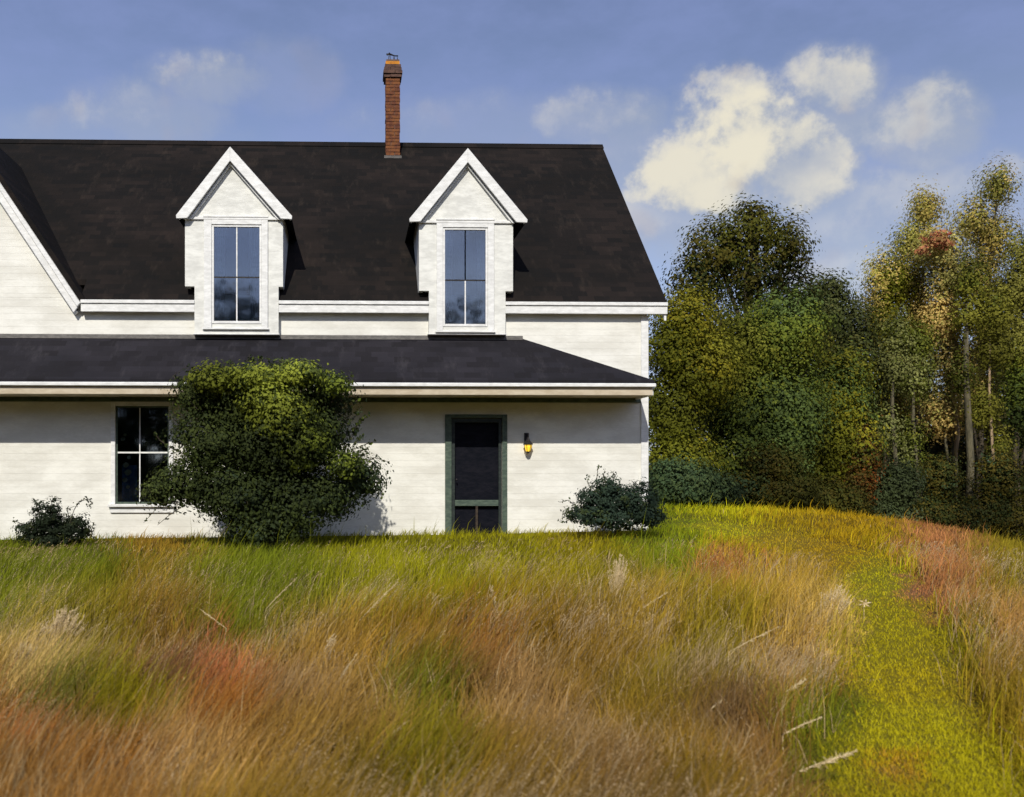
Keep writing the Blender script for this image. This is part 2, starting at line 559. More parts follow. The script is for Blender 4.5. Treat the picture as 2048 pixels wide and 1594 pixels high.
PATH_PX = [(1820, 1900, 350), (1815, 1594, 270), (1820, 1450, 175), (1805, 1330, 112), (1785, 1230, 92), (1740, 1150, 92), (1640, 1098, 110), (1500, 1064, 110), (1380, 1044, 80)]
PATHL = []
for (a, b_, hw) in PATH_PX:
    X0, Y0 = on_ground(a, b_)
    PATHL.append((X0, Y0, max(0.45, hw / F * Y0)))


def path_in(x, y):
    """signed: >0 inside the path (1 at the centre line)"""
    best = np.full(np.shape(x), -9.0)
    for (a, b_) in zip(PATHL[:-1], PATHL[1:]):
        ax, ay, aw = a
        bx, by, bw = b_
        L2 = (bx - ax) ** 2 + (by - ay) ** 2
        t = np.clip(((x - ax) * (bx - ax) + (y - ay) * (by - ay)) / L2, 0, 1)
        d = np.hypot(x - ax - t * (bx - ax), y - ay - t * (by - ay))
        best = np.maximum(best, 1 - d / (aw + t * (bw - aw)))
    return best


def sheet(name, verts, faces, cols, mat):
    me = bpy.data.meshes.new(name)
    me.from_pydata(verts, [], faces)
    me.materials.append(mat)
    for p in me.polygons: p.use_smooth = True
    if cols is not None:
        a = me.color_attributes.new('Col', 'FLOAT_COLOR', 'POINT')
        a.data.foreach_set('color', np.c_[cols, np.ones(len(cols))].ravel())
    o = bpy.data.objects.new(name, me)
    COL.objects.link(o)
    return o


def soil_mat(name, brown=(0.07, 0.05, 0.02), amt=0.75):
    m, b, p, pos, out = new_mat(name)
    at = b.n('ShaderNodeAttribute', attribute_name='Col')
    n = b.noise(pos, 14.0, 6.0, 0.65)
    n2 = b.noise(pos, 60.0, 4.0, 0.65)
    c = b.mix(b.ramp(n, 0.35, 0.65, amt * 0.3, amt), at.outputs['Color'], (*brown, 1))
    b.put(p.inputs['Base Color'], c)
    p.inputs['Roughness'].default_value = 0.95
    p.inputs['Specular IOR Level'].default_value = 0.05
    bump(b, p, b.m('ADD', n, n2), 0.9, 0.05)
    return m


M_SOIL = soil_mat('turf_and_soil')
xs = np.concatenate([np.linspace(-900, -44, 8), np.arange(-40, -14, 2.0), np.arange(-14, 24.01, 0.25), np.arange(26, 46, 2.0), np.linspace(50, 900, 8)])
ys = np.concatenate([np.linspace(-900, -50, 8), np.arange(-46, 2, 3.0), np.arange(2, 32.01, 0.25), np.arange(34, 60, 2.0), np.linspace(64, 1200, 8)])
GX, GY = np.meshgrid(xs, ys)
GZ = hgt(GX, GY)
cols = field_colour(GX.ravel(), GY.ravel(), GZ.ravel())
V = np.c_[GX.ravel(), GY.ravel(), GZ.ravel()]
nx, ny = len(xs), len(ys)
I, J = np.meshgrid(np.arange(nx - 1), np.arange(ny - 1))
q = (J * nx + I).ravel()
quads = np.c_[q, q + 1, q + nx + 1, q + nx]
cen = V[quads].mean(axis=1)
pin = path_in(cen[:, 0], cen[:, 1]) > 0


def sub(fq):
    used, inv = np.unique(fq, return_inverse=True)
    return V[used].tolist(), inv.reshape(fq.shape).tolist(), cols[used]


o = sheet('ground', *sub(quads[~pin]), M_SOIL)
tag(o, kind='structure')
o = sheet('mown_path', *sub(quads[pin]), soil_mat('short_turf', (0.16, 0.14, 0.02), 0.5))
tag(o, kind='structure')

# ------------------------------------------------------------------ farmhouse
YW = 16.0
YE = 15.88
YR = 20.0
zE = PZ(900, 602, YE)
zR = PZ(900, 289, YR)
SL = (zR - zE) / (YR - YE)
XRT = PX(1334, YE)                         # right edge of the roof
XC = PX(1294, YW)                          # right corner of the wall
XL = -12.5
GZ0 = 0.25
XG = PX(160, YE)                           # foot of the cross gable rake
house = empty('farmhouse', (0, YW, 0.6), 'white farmhouse with dark roof, two gabled dormers and thin brick chimney', 'house')


def H(mb, name, mat, bevel=0.0, parent=None):
    return mb.build(name, mat, parent or house, bevel)


zPT = PZ(700, 676, YW)                     # top of the pent roof at the wall
YP = 15.05
zPE = PZ(700, 759, YP)
zPS = PZ(700, 789, YP)                     # soffit

# openings in the front wall
wl0, wl1, wlb, wlt = PX(231, YW), PX(338, YW), PZ(280, 1008, YW), PZ(280, 812, YW)
dr0, dr1, drt = PX(903, YW), PX(1004, YW), PZ(950, 836, YW)
D1 = dict(ax=462, ay=300, el=(356, 432), er=(584, 438), wx=(370, 566), nx=(389, 557), cas=(408, 536, 436, 656), gl=(426, 521, 452, 645), notch=573)
D2 = dict(ax=934, ay=303, el=(819, 437), er=(1051, 447), wx=(838, 1026), nx=(858, 1011), cas=(873, 988, 442, 662), gl=(888, 973, 458, 651), notch=582)
YD = 15.845
zFB = PZ(900, 627, YE)                     # bottom of the eave fascia
w = MB()
# lower storey round the window and the door, one board-clad skin
w.box(XL, wl0, YW, YW + 0.16, GZ0, zE + 0.05)
w.box(wl0, wl1, YW, YW + 0.16, GZ0, wlb)
w.box(wl0, wl1, YW, YW + 0.16, wlt, zE + 0.05)
w.box(wl1, dr0, YW, YW + 0.16, GZ0, zE + 0.1)
w.box(dr0, dr1, YW, YW + 0.16, drt, zE + 0.1)
w.box(dr1, XC, YW, YW + 0.16, GZ0, zE + 0.1)
H(w, 'front_wall', M_WALL)
w = MB()
w.prism_x([(YW + 0.16, GZ0), (24, GZ0), (24, zE + 0.05), (YR, zR - 0.2), (YW + 0.16, zE + 0.1)], XC - 0.16, XC)
H(w, 'side_wall', M_WALL)
H(MB().box(XL, XC - 0.16, 23.84, 24, GZ0, zE), 'back_wall', M_WALL)
H(MB().prism_x([(YW + 0.16, GZ0), (24, GZ0), (24, zE + 0.05), (YR, zR - 0.2), (YW + 0.16, zE + 0.1)], XL, XL + 0.16), 'side_wall', M_WALL)

# corner board
H(MB().box(XC - 0.11, XC + 0.02, YW - 0.025, YW, GZ0, zFB), 'corner_board', M_TRIM, 0.004)

# main roof, in strips that leave the dormers open
def zroof(y):
    return zE + (y - YE) * SL


def slab(mb, x0, x1, y0, y1, t=0.10):
    mb.prism_x([(y0, zroof(y0)), (y0, zroof(y0) - t), (y1, zroof(y1) - t), (y1, zroof(y1))], x0, x1)


r = MB()
d1a, d1b = PX(D1['nx'][0] + 6, YD), PX(D1['nx'][1] - 6, YD)
d2a, d2b = PX(D2['nx'][0] + 6, YD), PX(D2['nx'][1] - 6, YD)
YS = 17.0
slab(r, XL - 0.3, XG, YW + 0.3, YS)
slab(r, XG, d1a, YE, YS)
slab(r, d1b, d2a, YE, YS)
slab(r, d2b, XRT, YE, YS)
slab(r, XL - 0.3, XRT, YS, YR)
r.prism_x([(YR, zR), (YR, zR - 0.1), (24.3, zE - 0.1), (24.3, zE)], XL - 0.3, XRT)
H(r, 'main_roof', M_ROOF)
H(MB().prism_x([(YR - 0.12, zR - 0.10), (YR, zR + 0.035), (YR + 0.12, zR - 0.10), (YR, zR + 0.005)], XL - 0.3, XRT + 0.01), 'ridge_cap', M_ROOF)
# right rake board
rk = MB()
rk.prism_x([(YE, zE - 0.1), (YE, zE - 0.32), (YR, zR - 0.32), (YR, zR - 0.1)], XRT - 0.05, XRT - 0.012)
H(rk, 'rake_board', M_TRIM)

# eave fascia, soffit and frieze between the dormers
for (a, b_) in ((XG + 0.02, PX(D1['nx'][0], YD)), (PX(D1['nx'][1], YD), PX(D2['nx'][0], YD)), (PX(D2['nx'][1], YD), XRT)):
    H(MB().box(a, b_, YE - 0.03, YE, zFB, zE - 0.012), 'fascia_board', M_TRIM, 0.006)
    H(MB().box(a, b_, YE - 0.055, YE - 0.032, zE - 0.075, zE - 0.014), 'crown_strip', M_TRIM, 0.006)
    H(MB().box(a, b_, YE + 0.002, YW - 0.002, zFB + 0.015, zFB + 0.035), 'soffit_board', M_TRIM)

# cross gable on the left
mslope = (PZ(0, 362, YE) - PZ(160, 600, YE)) / (PX(160, YE) - PX(0, YE))
zG0 = PZ(160, 600, YE)
zGA = zR - 1.0
XA = XG - (zGA - zG0) / mslope
XG2 = XA - (XG - XA)
gw = MB()
zb = zE + 0.052
zc = zG0 - 0.02
gw.prism_y([(XG - (zb - zG0) / mslope - 0.12, zb), (XA, zGA - 0.2), (XG2 + (zb - zG0) / mslope + 0.12, zb)], YW, YW + 0.16)
H(gw, 'gable_wall', M_WALL)
g = MB()
T = 0.13
g.prism_y([(XG + 0.03, zG0 - 0.05), (XG + 0.09, zG0 + 0.02), (XA, zGA + T), (XA, zGA)], YE - 0.05, YR)
g.prism_y([(XA, zGA), (XA, zGA + T), (XG2 - 0.09, zG0 + 0.02), (XG2 - 0.03, zG0 - 0.05)], YE - 0.05, YR)
H(g, 'gable_roof', M_ROOF)
bw = 0.34
for s_, xf in ((1, XG), (-1, XG2)):
    H(MB().prism_y([(xf + s_ * 0.02, zG0 - 0.055), (XA, zGA - 0.005), (XA, zGA - bw), (xf - s_ * 0.10, zG0 - 0.22)], YE - 0.03, YE + 0.01), 'rake_board', M_TRIM, 0.006)
    H(MB().prism_y([(xf + s_ * 0.02, zG0 - 0.06), (XA, zGA - 0.01), (XA, zGA - 0.13), (xf - s_ * 0.035, zG0 - 0.125)], YE - 0.06, YE - 0.032), 'rake_moulding', M_TRIM, 0.006)
    H(MB().prism_y([(xf - s_ * 0.05, zG0 - 0.20), (XA, zGA - bw + 0.02), (XA, zGA - bw - 0.02), (xf - s_ * 0.10, zG0 - 0.24)], YE + 0.012, YW - 0.002), 'rake_soffit', M_TRIM)

# pent roof over the ground floor
xpr, xpt = PX(1309, YP), PX(1045, YW)
p = MB()
t = 0.05
p.poly([(XL, YW, zPT), (xpt, YW, zPT), (xpr, YP, zPE), (XL, YP, zPE), (XL, YW, zPT - t), (xpt, YW, zPT - t), (xpr, YP, zPE - t), (XL, YP, zPE - t), (xpr, YW, zPE), (xpr, YW, zPE - t)],
       [(0, 3, 2, 1), (4, 5, 6, 7), (3, 7, 6, 2), (0, 4, 7, 3), (1, 2, 8), (5, 9, 6), (2, 6, 9, 8), (0, 1, 5, 4), (1, 8, 9, 5)])
H(p, 'pent_roof', M_PENT)
p = MB()
p.prism_x([(YW - 0.03, zPT + 0.045), (YW - 0.05, zPT - 0.03), (YW, zPT - 0.01), (YW, zPT + 0.045)], XL, xpt)
H(p, 'flashing', M_LEAD)
zm = PZ(700, 773, YP)
H(MB().box(XL, xpr + 0.02, YP - 0.035, YP + 0.02, zm, zPE - t - 0.002), 'eave_gutter', M_TRIM, 0.010)
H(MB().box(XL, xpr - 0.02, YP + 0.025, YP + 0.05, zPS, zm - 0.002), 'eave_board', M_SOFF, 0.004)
H(MB().box(xpr - 0.03, xpr, YP + 0.052, YW, zPS, zPE - t - 0.004), 'end_board', M_TRIM, 0.004)
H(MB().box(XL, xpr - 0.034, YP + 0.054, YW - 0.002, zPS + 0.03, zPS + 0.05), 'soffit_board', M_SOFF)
H(MB().box(XL, XC - 0.12, YW - 0.03, YW - 0.001, zPS - 0.05, zPS + 0.028), 'frieze_board', M_GREEN)

# chimney of real bricks
chx0, chx1 = PX(771, 19.75), PX(799, 19.75)
cy0, cy1 = 19.58, 19.93
zc0, zc1 = zroof(cy0) - 0.25, PZ(785, 118, 19.6)
ch = MB().box(chx0 + 0.012, chx1 - 0.012, cy0 + 0.012, cy1 - 0.012, zc0, zc1 - 0.01).build('chimney', M_MORTAR, house)
course = 0.072
nc = int((zc1 - zc0) / course)
bwid = (chx1 - chx0)
zcol0, zcol1 = PZ(785, 158, 19.6), PZ(785, 130, 19.6)
zban0 = PZ(785, 158, 19.6)
zban1 = PZ(785, 132, 19.6)
parts = {'b': MB(), 'd': MB(), 'o': MB()}
for k in range(nc):
    z0 = zc0 + k * course
    z1 = z0 + course - 0.011
    mid = (z0 + z1) / 2
    grow, key = 0.0, 'b'
    if zban0 <= mid < zban1:
        fr_ = 1 - abs((mid - (zban0 + zban1) / 2) / ((zban1 - zban0) / 2))
        grow, key = 0.018 + 0.035 * fr_, 'd'
    elif mid >= zban1:
        key = 'o'
    mbk = parts[key]
    x0, x1, y0, y1 = chx0 - grow, chx1 + grow, cy0 - grow, cy1 + grow
    cut = x0 + (x1 - x0) * (0.36 if k % 2 else 0.62)
    cuy = y0 + (y1 - y0) * (0.62 if k % 2 else 0.36)
    j = lambda: random.uniform(-0.005, 0.005)
    for (a, b_) in ((x0, cut - 0.005), (cut + 0.005, x1)):
        mbk.box(a + j(), b_ + j(), y0 + j(), y0 + 0.10, z0, z1)
        mbk.box(a + j(), b_ + j(), y1 - 0.10, y1 + j(), z0, z1)
    for (a, b_) in ((y0 + 0.102, cuy - 0.005), (cuy + 0.005, y1 - 0.102)):
        if b_ - a > 0.02:
            mbk.box(x0 + j(), x0 + 0.09, a, b_, z0, z1)
            mbk.box(x1 - 0.09, x1 + j(), a, b_, z0, z1)
parts['b'].build('brick_shaft', M_BRICK, ch)
parts['d'].build('brick_collar', M_BRICKDK, ch)
parts['o'].build('brick_top', M_BRICKOR, ch)
MB().box(chx0 - 0.035, chx1 + 0.035, cy0 - 0.035, cy1 + 0.03, zroof(cy0) - 0.28, zroof(cy0) + 0.02).build('flashing', M_LEAD, ch)
cg = MB()
xm, ym = (chx0 + chx1) / 2, (cy0 + cy1) / 2
for i, dxx in enumerate((-0.09, -0.045, 0.02, 0.05, 0.10)):
    hh = (0.14, 0.17, 0.155, 0.13, 0.15)[i]
    cg.tube([(xm + dxx, ym - 0.08 + 0.04 * i, zc1 - 0.03), (xm + dxx + 0.012 * (-1) ** i, ym - 0.08 + 0.04 * i, zc1 + hh)], [0.008, 0.007], 6)
cg.tube([(xm - 0.13, ym - 0.05, zc1 + 0.15), (xm - 0.03, ym, zc1 + 0.165), (xm + 0.04, ym, zc1 + 0.14), (xm + 0.12, ym + 0.04, zc1 + 0.155)], [0.014, 0.018, 0.012, 0.014], 6)
cg.tube([(xm - 0.12, ym - 0.06, zc1 + 0.12), (xm - 0.07, ym - 0.05, zc1 + 0.17), (xm - 0.02, ym - 0.04, zc1 + 0.13)], [0.010, 0.02, 0.010], 6)
cg.build('iron_guard', M_IRON, ch)


# dormers
def dormer(D):
    xa = PX(D['ax'], YD)
    za = PZ(D['ax'], D['ay'], YD)
    x0, x1 = PX(D['wx'][0], YD), PX(D['wx'][1], YD)
    n0, n1 = PX(D['nx'][0], YD), PX(D['nx'][1], YD)
    c0, c1 = PX(D['cas'][0], YD), PX(D['cas'][1], YD)
    ct, cb = PZ(D['ax'], D['cas'][2], YD), PZ(D['ax'], D['cas'][3], YD)
    g0, g1 = PX(D['gl'][0], YD), PX(D['gl'][1], YD)
    gt, gb = PZ(D['ax'], D['gl'][2], YD), PZ(D['ax'], D['gl'][3], YD)
    zn = PZ(D['ax'], D['notch'], YD)
    zbt = PZ(D['ax'], 667, YD)
    ze = PZ(D['ax'], (D['el'][1] + D['er'][1]) / 2, YD)       # eave tips
    xe0, xe1 = PX(D['el'][0], YD), PX(D['er'][0], YD)
    sl = (za - ze) / (xa - xe0)
    # front wall round the window opening, side cheeks
    m = MB()
    yf, yb = YD, YD + 0.10
    ztop = ze + (x0 - xe0) * sl - 0.05
    m.box(x0, g0, yf, yb, zn, ct)
    m.box(g1, x1, yf, yb, zn, ct)
    m.box(n0, g0, yf, yb, zbt, zn)
    m.box(g1, n1, yf, yb, zbt, zn)
    m.box(g0, g1, yf, yb, zbt, gb)
    m.box(g0, g1, yf, yb, gt, ct)
    m.prism_y([(x0, ct), (x1, ct), (x1, ztop), (xa, za - 0.09), (x0, ztop)], yf, yb)
    yk = YE + (ztop - zE) / SL + 0.25
    for (a, b_) in ((x0, x0 + 0.07), (x1 - 0.07, x1)):
        m.prism_x([(yb, zn), (yb + 0.25, zn), (yk, ztop - 0.1), (yk, ztop), (yb, ztop)], a, b_)
    dm = m.build('dormer', M_DORM, house)
    for (a, b_) in ((n0, n0 + 0.06), (n1 - 0.06, n1)):        # lower returns down to the wall
        MB().box(a, b_, yb + 0.002, YW - 0.002, zbt, zn).build('dormer_return', M_DORM, dm)
    MB().box(n0 - 0.02, n1 + 0.02, yf - 0.012, YW - 0.004, zbt - 0.02, zbt - 0.002).build('base_board', M_TRIM, dm, 0.004)
    # roof slopes
    yr = YE + (za - zE) / SL + 0.3
    T = 0.06
    for s_ in (-1, 1):
        xe = xe0 if s_ < 0 else xe1
        z_e = ze + 0.0
        MB().prism_y([(xa, za - T), (xa, za + 0.01), (xe - 0.01 * -s_ * -1, z_e + 0.03), (xe, z_e - 0.03)], YD - 0.10, yr).build('dormer_roof', M_ROOF, dm)
        # raking boards: the broad one on the left catches the sun
        bb = 0.23
        MB().prism_y([(xe + s_ * 0.012, z_e - 0.005), (xa, za + 0.015), (xa, za - bb), (xe - s_ * 0.18, z_e - 0.05), (xe + s_ * 0.005, z_e - 0.06)], YD - 0.135, YD - 0.102).build('rake_board', M_TRIM, dm, 0.006)
        MB().prism_y([(xe - s_ * 0.20, z_e - 0.045), (xa, za - bb - 0.005), (xa, za - bb - 0.045), (xe - s_ * 0.24, z_e - 0.045)], YD - 0.06, YD - 0.003).build('bed_moulding', M_TRIM, dm)
        MB().prism_y([(xe, z_e - 0.03), (xa, za - T - 0.002), (xa, za - T - 0.03), (xe - s_ * 0.03, z_e - 0.05)], YD - 0.10, YD - 0.002).build('rake_soffit', M_TRIM, dm)
    MB().box(x0 - 0.02, x1 + 0.02, YD - 0.035, YD - 0.001, ze - 0.045, ze + 0.0).build('cross_board', M_TRIM, dm, 0.005)
    # casing
    cw = MB()
    cw.box(c0, g0 - 0.02, YD - 0.03, YD - 0.001, cb, ct)
    cw.box(g1 + 0.02, c1, YD - 0.03, YD - 0.001, cb, ct)
    cw.box(g0 - 0.02, g1 + 0.02, YD - 0.03, YD - 0.001, gt + 0.02, ct)
    cw.build('window_casing', M_TRIM, dm, 0.005)
    MB().box(c0 - 0.01, c1 + 0.01, YD - 0.045, YD - 0.003, ct + 0.002, ct + 0.03).build('drip_cap', M_TRIM, dm, 0.005)
    MB().box(c0 - 0.02, c1 + 0.02, YD - 0.045, YD - 0.002, cb - 0.032, cb - 0.002).build('window_sill', M_TRIM, dm, 0.006)
    sw = 0.035
    s = MB()
    s.box(g0 - 0.018, g0 + sw - 0.018, YD - 0.012, YD + 0.03, gb - 0.02, gt + 0.018)
    s.box(g1 - sw + 0.018, g1 + 0.018, YD - 0.012, YD + 0.03, gb - 0.02, gt + 0.018)
    s.box(g0 + sw - 0.018, g1 - sw + 0.018, YD - 0.012, YD + 0.03, gb - 0.02, gb + 0.025)
    s.box(g0 + sw - 0.018, g1 - sw + 0.018, YD - 0.012, YD + 0.03, gt - 0.018, gt + 0.018)
    s.build('sash', M_TRIM, dm, 0.004)
    zmid = (gb + gt) / 2 - 0.05
    xm_ = (g0 + g1) / 2
    MB().box(g0 + sw - 0.018, g1 - sw + 0.018, YD + 0.002, YD + 0.03, zmid - 0.010, zmid + 0.010).build('meeting_rail', M_IRON, dm)
    MB().box(xm_ - 0.011, xm_ + 0.011, YD + 0.000, YD + 0.028, gb + 0.026, zmid - 0.013).build('muntin', M_TRIM, dm)
    if D is D1:
        MB().box(xm_ - 0.010, xm_ + 0.010, YD + 0.000, YD + 0.028, zmid + 0.013, gt - 0.02).build('muntin', M_TRIM, dm)
    for (a, b_) in ((gb + 0.026, zmid - 0.013), (zmid + 0.013, gt - 0.019)):
        for (c, d) in ((g0 + sw - 0.018, xm_ - 0.0115), (xm_ + 0.0115, g1 - sw + 0.018)):
            MB().box(c, d, YD + 0.012, YD + 0.016, a, b_).build('window_pane', M_GLASS, dm)
    # half-drawn curtains, and a near-black panel painted as the unlit room
    for s_ in (-1, 1):
        cu = MB()
        N = 14
        top, bot = gt, gb + 0.1
        for i in range(N):
            f0 = i / (N - 1)
            xx = (g0 if s_ < 0 else g1) - s_ * 0.0 + (-s_) * f0 * (g1 - g0) * (0.22 if D is D2 else 0.25)
            yy = YD + 0.085 + 0.012 * math.sin(i * 1.9)
            cu.v += [(xx, yy, top), (xx + s_ * 0.02 * f0, yy, bot)]
            if i: cu.f.append((2 * i - 2, 2 * i, 2 * i + 1, 2 * i - 1))
        cu.build('curtain', M_CURT if D is D1 and s_ < 0 else M_CURT, dm)
    MB().box(n0 + 0.06, n1 - 0.06, YD + 0.45, YD + 0.47, zbt, ztop).build('room_dark_panel', M_DARK, dm)
    return dm


dormer(D1)
dormer(D2)

# ground-floor window
wp = MB()
cs = 0.075
wp.box(wl0 - cs, wl0, YW - 0.03, YW - 0.001, wlb, wlt + cs)
wp.box(wl1, wl1 + cs, YW - 0.03, YW - 0.001, wlb, wlt + cs)
wp.box(wl0, wl1, YW - 0.03, YW - 0.001, wlt, wlt + cs)
wf = wp.build('window', M_TRIM, house, 0.005)
MB().box(wl0 - cs - 0.04, wl1 + cs + 0.04, YW - 0.09, YW - 0.002, wlb - 0.05, wlb - 0.002).build('window_sill', M_TRIM, wf, 0.006)
MB().box(wl0 - cs - 0.01, wl1 + cs + 0.01, YW - 0.035, YW - 0.003, wlb - 0.15, wlb - 0.052).build('apron_board', M_TRIM, wf, 0.004)
zmr = PZ(280, 905, YW)
s = MB()
for (a, b_) in ((wl0, wl0 + 0.03), (wl1 - 0.03, wl1)):
    s.box(a, b_, YW + 0.02, YW + 0.06, wlb, wlt)
s.box(wl0 + 0.03, wl1 - 0.03, YW + 0.02, YW + 0.06, wlb, wlb + 0.035)
s.box(wl0 + 0.03, wl1 - 0.03, YW + 0.02, YW + 0.06, wlt - 0.03, wlt)
s.build('sash', M_GREEN, wf, 0.004)
MB().box(wl0 + 0.03, wl1 - 0.03, YW + 0.02, YW + 0.055, zmr - 0.014, zmr + 0.014).build('meeting_rail', M_TRIM, wf)
xm_ = PX(279, YW)
for (a, b_) in ((wlb + 0.036, zmr - 0.015), (zmr + 0.015, wlt - 0.031)):
    MB().box(xm_ - 0.009, xm_ + 0.009, YW + 0.022, YW + 0.05, a, b_).build('muntin', M_TRIM, wf)
    for (c, d) in ((wl0 + 0.031, xm_ - 0.01), (xm_ + 0.01, wl1 - 0.031)):
        MB().box(c, d, YW + 0.034, YW + 0.038, a, b_).build('window_pane', M_GLASS, wf)
# blue cloth and a pale blossom pot standing inside the pane
cu = MB()
for i in range(10):
    xx = PX(244 + i * 3.4, YW + 0.12)
    cu.v += [(xx, YW + 0.11 + 0.012 * math.sin(i * 2.1), PZ(280, 930, YW)), (xx, YW + 0.11 + 0.012 * math.sin(i * 2.1), wlb)]
    if i: cu.f.append((2 * i - 2, 2 * i, 2 * i + 1, 2 * i - 1))
cu.build('curtain', paint('blue_cloth', (0.06, 0.16, 0.32), (0.12, 0.28, 0.5), 0.8, 9.0, 0.4), wf)
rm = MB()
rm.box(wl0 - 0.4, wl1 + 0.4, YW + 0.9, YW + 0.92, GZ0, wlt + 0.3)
rm.build('room_dark_panel', M_DARK, wf)  # dark sheet added in place of the room's shade
fl = MB()
for (cx_, cy_, rr) in ((252, 930, 0.045), (256, 945, 0.05), (250, 960, 0.04), (258, 915, 0.03), (246, 878, 0.035), (250, 870, 0.025), (256, 974, 0.03)):
    X0, Z0 = PX(cx_, YW + 0.1), PZ(cx_, cy_, YW + 0.1)
    n0 = len(fl.v)
    for i in range(5):
        for k in range(8):
            th, ph = math.pi * i / 4, 2 * math.pi * k / 8
            e = rr * (1 + 0.25 * math.sin(k * 3 + i))
            fl.v.append((X0 + e * math.sin(th) * math.cos(ph), YW + 0.10 + 0.4 * e * math.sin(th) * math.sin(ph), Z0 + e * math.cos(th)))
    for i in range(4):
        for k in range(8):
            fl.f.append((n0 + i * 8 + k, n0 + i * 8 + (k + 1) % 8, n0 + (i + 1) * 8 + (k + 1) % 8, n0 + (i + 1) * 8 + k))
tag(fl.build('potted_blossom', paint('cream_petals', (0.75, 0.7, 0.35), (0.85, 0.82, 0.6), 0.8, 30.0, 0.3), wf), kind='stuff')

# door: green casing, dark leaf, screen door with a low rail
dc = MB()
c0, c1, ctp = PX(890, YW), PX(1014, YW), PZ(950, 829, YW)
dc.box(c0, dr0, YW - 0.035, YW - 0.001, GZ0, ctp)
dc.box(dr1, c1, YW - 0.035, YW - 0.001, GZ0, ctp)
dc.box(dr0, dr1, YW - 0.035, YW - 0.001, drt, ctp)
dcas = dc.build('door_casing', M_GREEN, house, 0.005)
dl = MB().box(dr0 + 0.004, dr1 - 0.004, YW + 0.08, YW + 0.12, GZ0 + 0.1, drt - 0.004).build('door', M_DOOR, house)
sg = MB()
zr0, zr1 = PZ(950, 1012, YW), PZ(950, 1000, YW)
sg.box(dr0 + 0.006, dr0 + 0.06, YW + 0.0, YW + 0.03, 0.45, drt - 0.006)
sg.box(dr1 - 0.06, dr1 - 0.006, YW + 0.0, YW + 0.03, 0.45, drt - 0.006)
sg.box(dr0 + 0.061, dr1 - 0.061, YW + 0.0, YW + 0.03, drt - 0.08, drt - 0.006)
sg.box(dr0 + 0.061, dr1 - 0.061, YW + 0.0, YW + 0.03, 0.45, 0.6)
sg.build('screen_door_frame', paint('black_green_paint', (0.012, 0.018, 0.018), (0.03, 0.04, 0.035), 0.5, 8, .3), dl, 0.004)
MB().box(dr0 + 0.061, dr1 - 0.061, YW - 0.004, YW + 0.026, zr0, zr1).build('screen_rail', M_GREEN, dl, 0.004)
xd = (dr0 + dr1) / 2
MB().box(xd - 0.02, xd + 0.02, YW + 0.002, YW + 0.026, 0.601, zr0 - 0.002).build('panel_divider', paint('dark_brown_paint', (0.03, 0.02, 0.015), (0.06, 0.045, 0.03), 0.5, 8, .3), dl)
kb = MB().tube([(dr0 + 0.085, YW - 0.03, 1.62), (dr0 + 0.085, YW - 0.0, 1.62)], [0.018, 0.014], 10)
kb.build('door_knob', M_IRON, dl, smooth=True)

# wall lantern right of the door
lx, lz = PX(1056, YW - 0.12), PZ(1056, 893, YW - 0.12)
lan = empty('wall_lantern', (lx, YW - 0.12, lz), 'small black wall lantern glowing amber, right of the door', 'lamp')
MB().box(lx - 0.045, lx + 0.035, YW - 0.018, YW - 0.002, lz + 0.05, lz + 0.24).build('wall_plate', M_IRON, lan, 0.004)
MB().tube([(lx, YW - 0.018, lz + 0.2), (lx, YW - 0.08, lz + 0.225), (lx, YW - 0.12, lz + 0.2), (lx, YW - 0.12, lz + 0.12)], [0.012] * 4, 6).build('bracket_arm', M_IRON, lan)
MB().tube([(lx, YW - 0.12, lz + 0.16), (lx, YW - 0.12, lz + 0.11), (lx, YW - 0.12, lz + 0.045), (lx, YW - 0.12, lz + 0.03)], [0.012, 0.032, 0.085, 0.082], 8).build('hood', M_IRON, lan)
MB().tube([(lx, YW - 0.12, lz + 0.028), (lx, YW - 0.12, lz - 0.01), (lx, YW - 0.12, lz - 0.085)], [0.058, 0.062, 0.036], 8).build('lamp_glass', M_AMBER, lan)
cgm = MB()
for k in range(6):
    w_ = 2 * math.pi * k / 6
    cgm.tube([(lx + 0.064 * math.cos(w_), YW - 0.12 + 0.064 * math.sin(w_), lz + 0.03), (lx + 0.066 * math.cos(w_), YW - 0.12 + 0.066 * math.sin(w_), lz - 0.01), (lx + 0.04 * math.cos(w_), YW - 0.12 + 0.04 * math.sin(w_), lz - 0.088)], [0.005] * 3, 4)
cgm.tube([(lx, YW - 0.12, lz - 0.086), (lx, YW - 0.12, lz - 0.10), (lx, YW - 0.12, lz - 0.125)], [0.042, 0.03, 0.004], 8)
cgm.build('cage', M_IRON, lan)


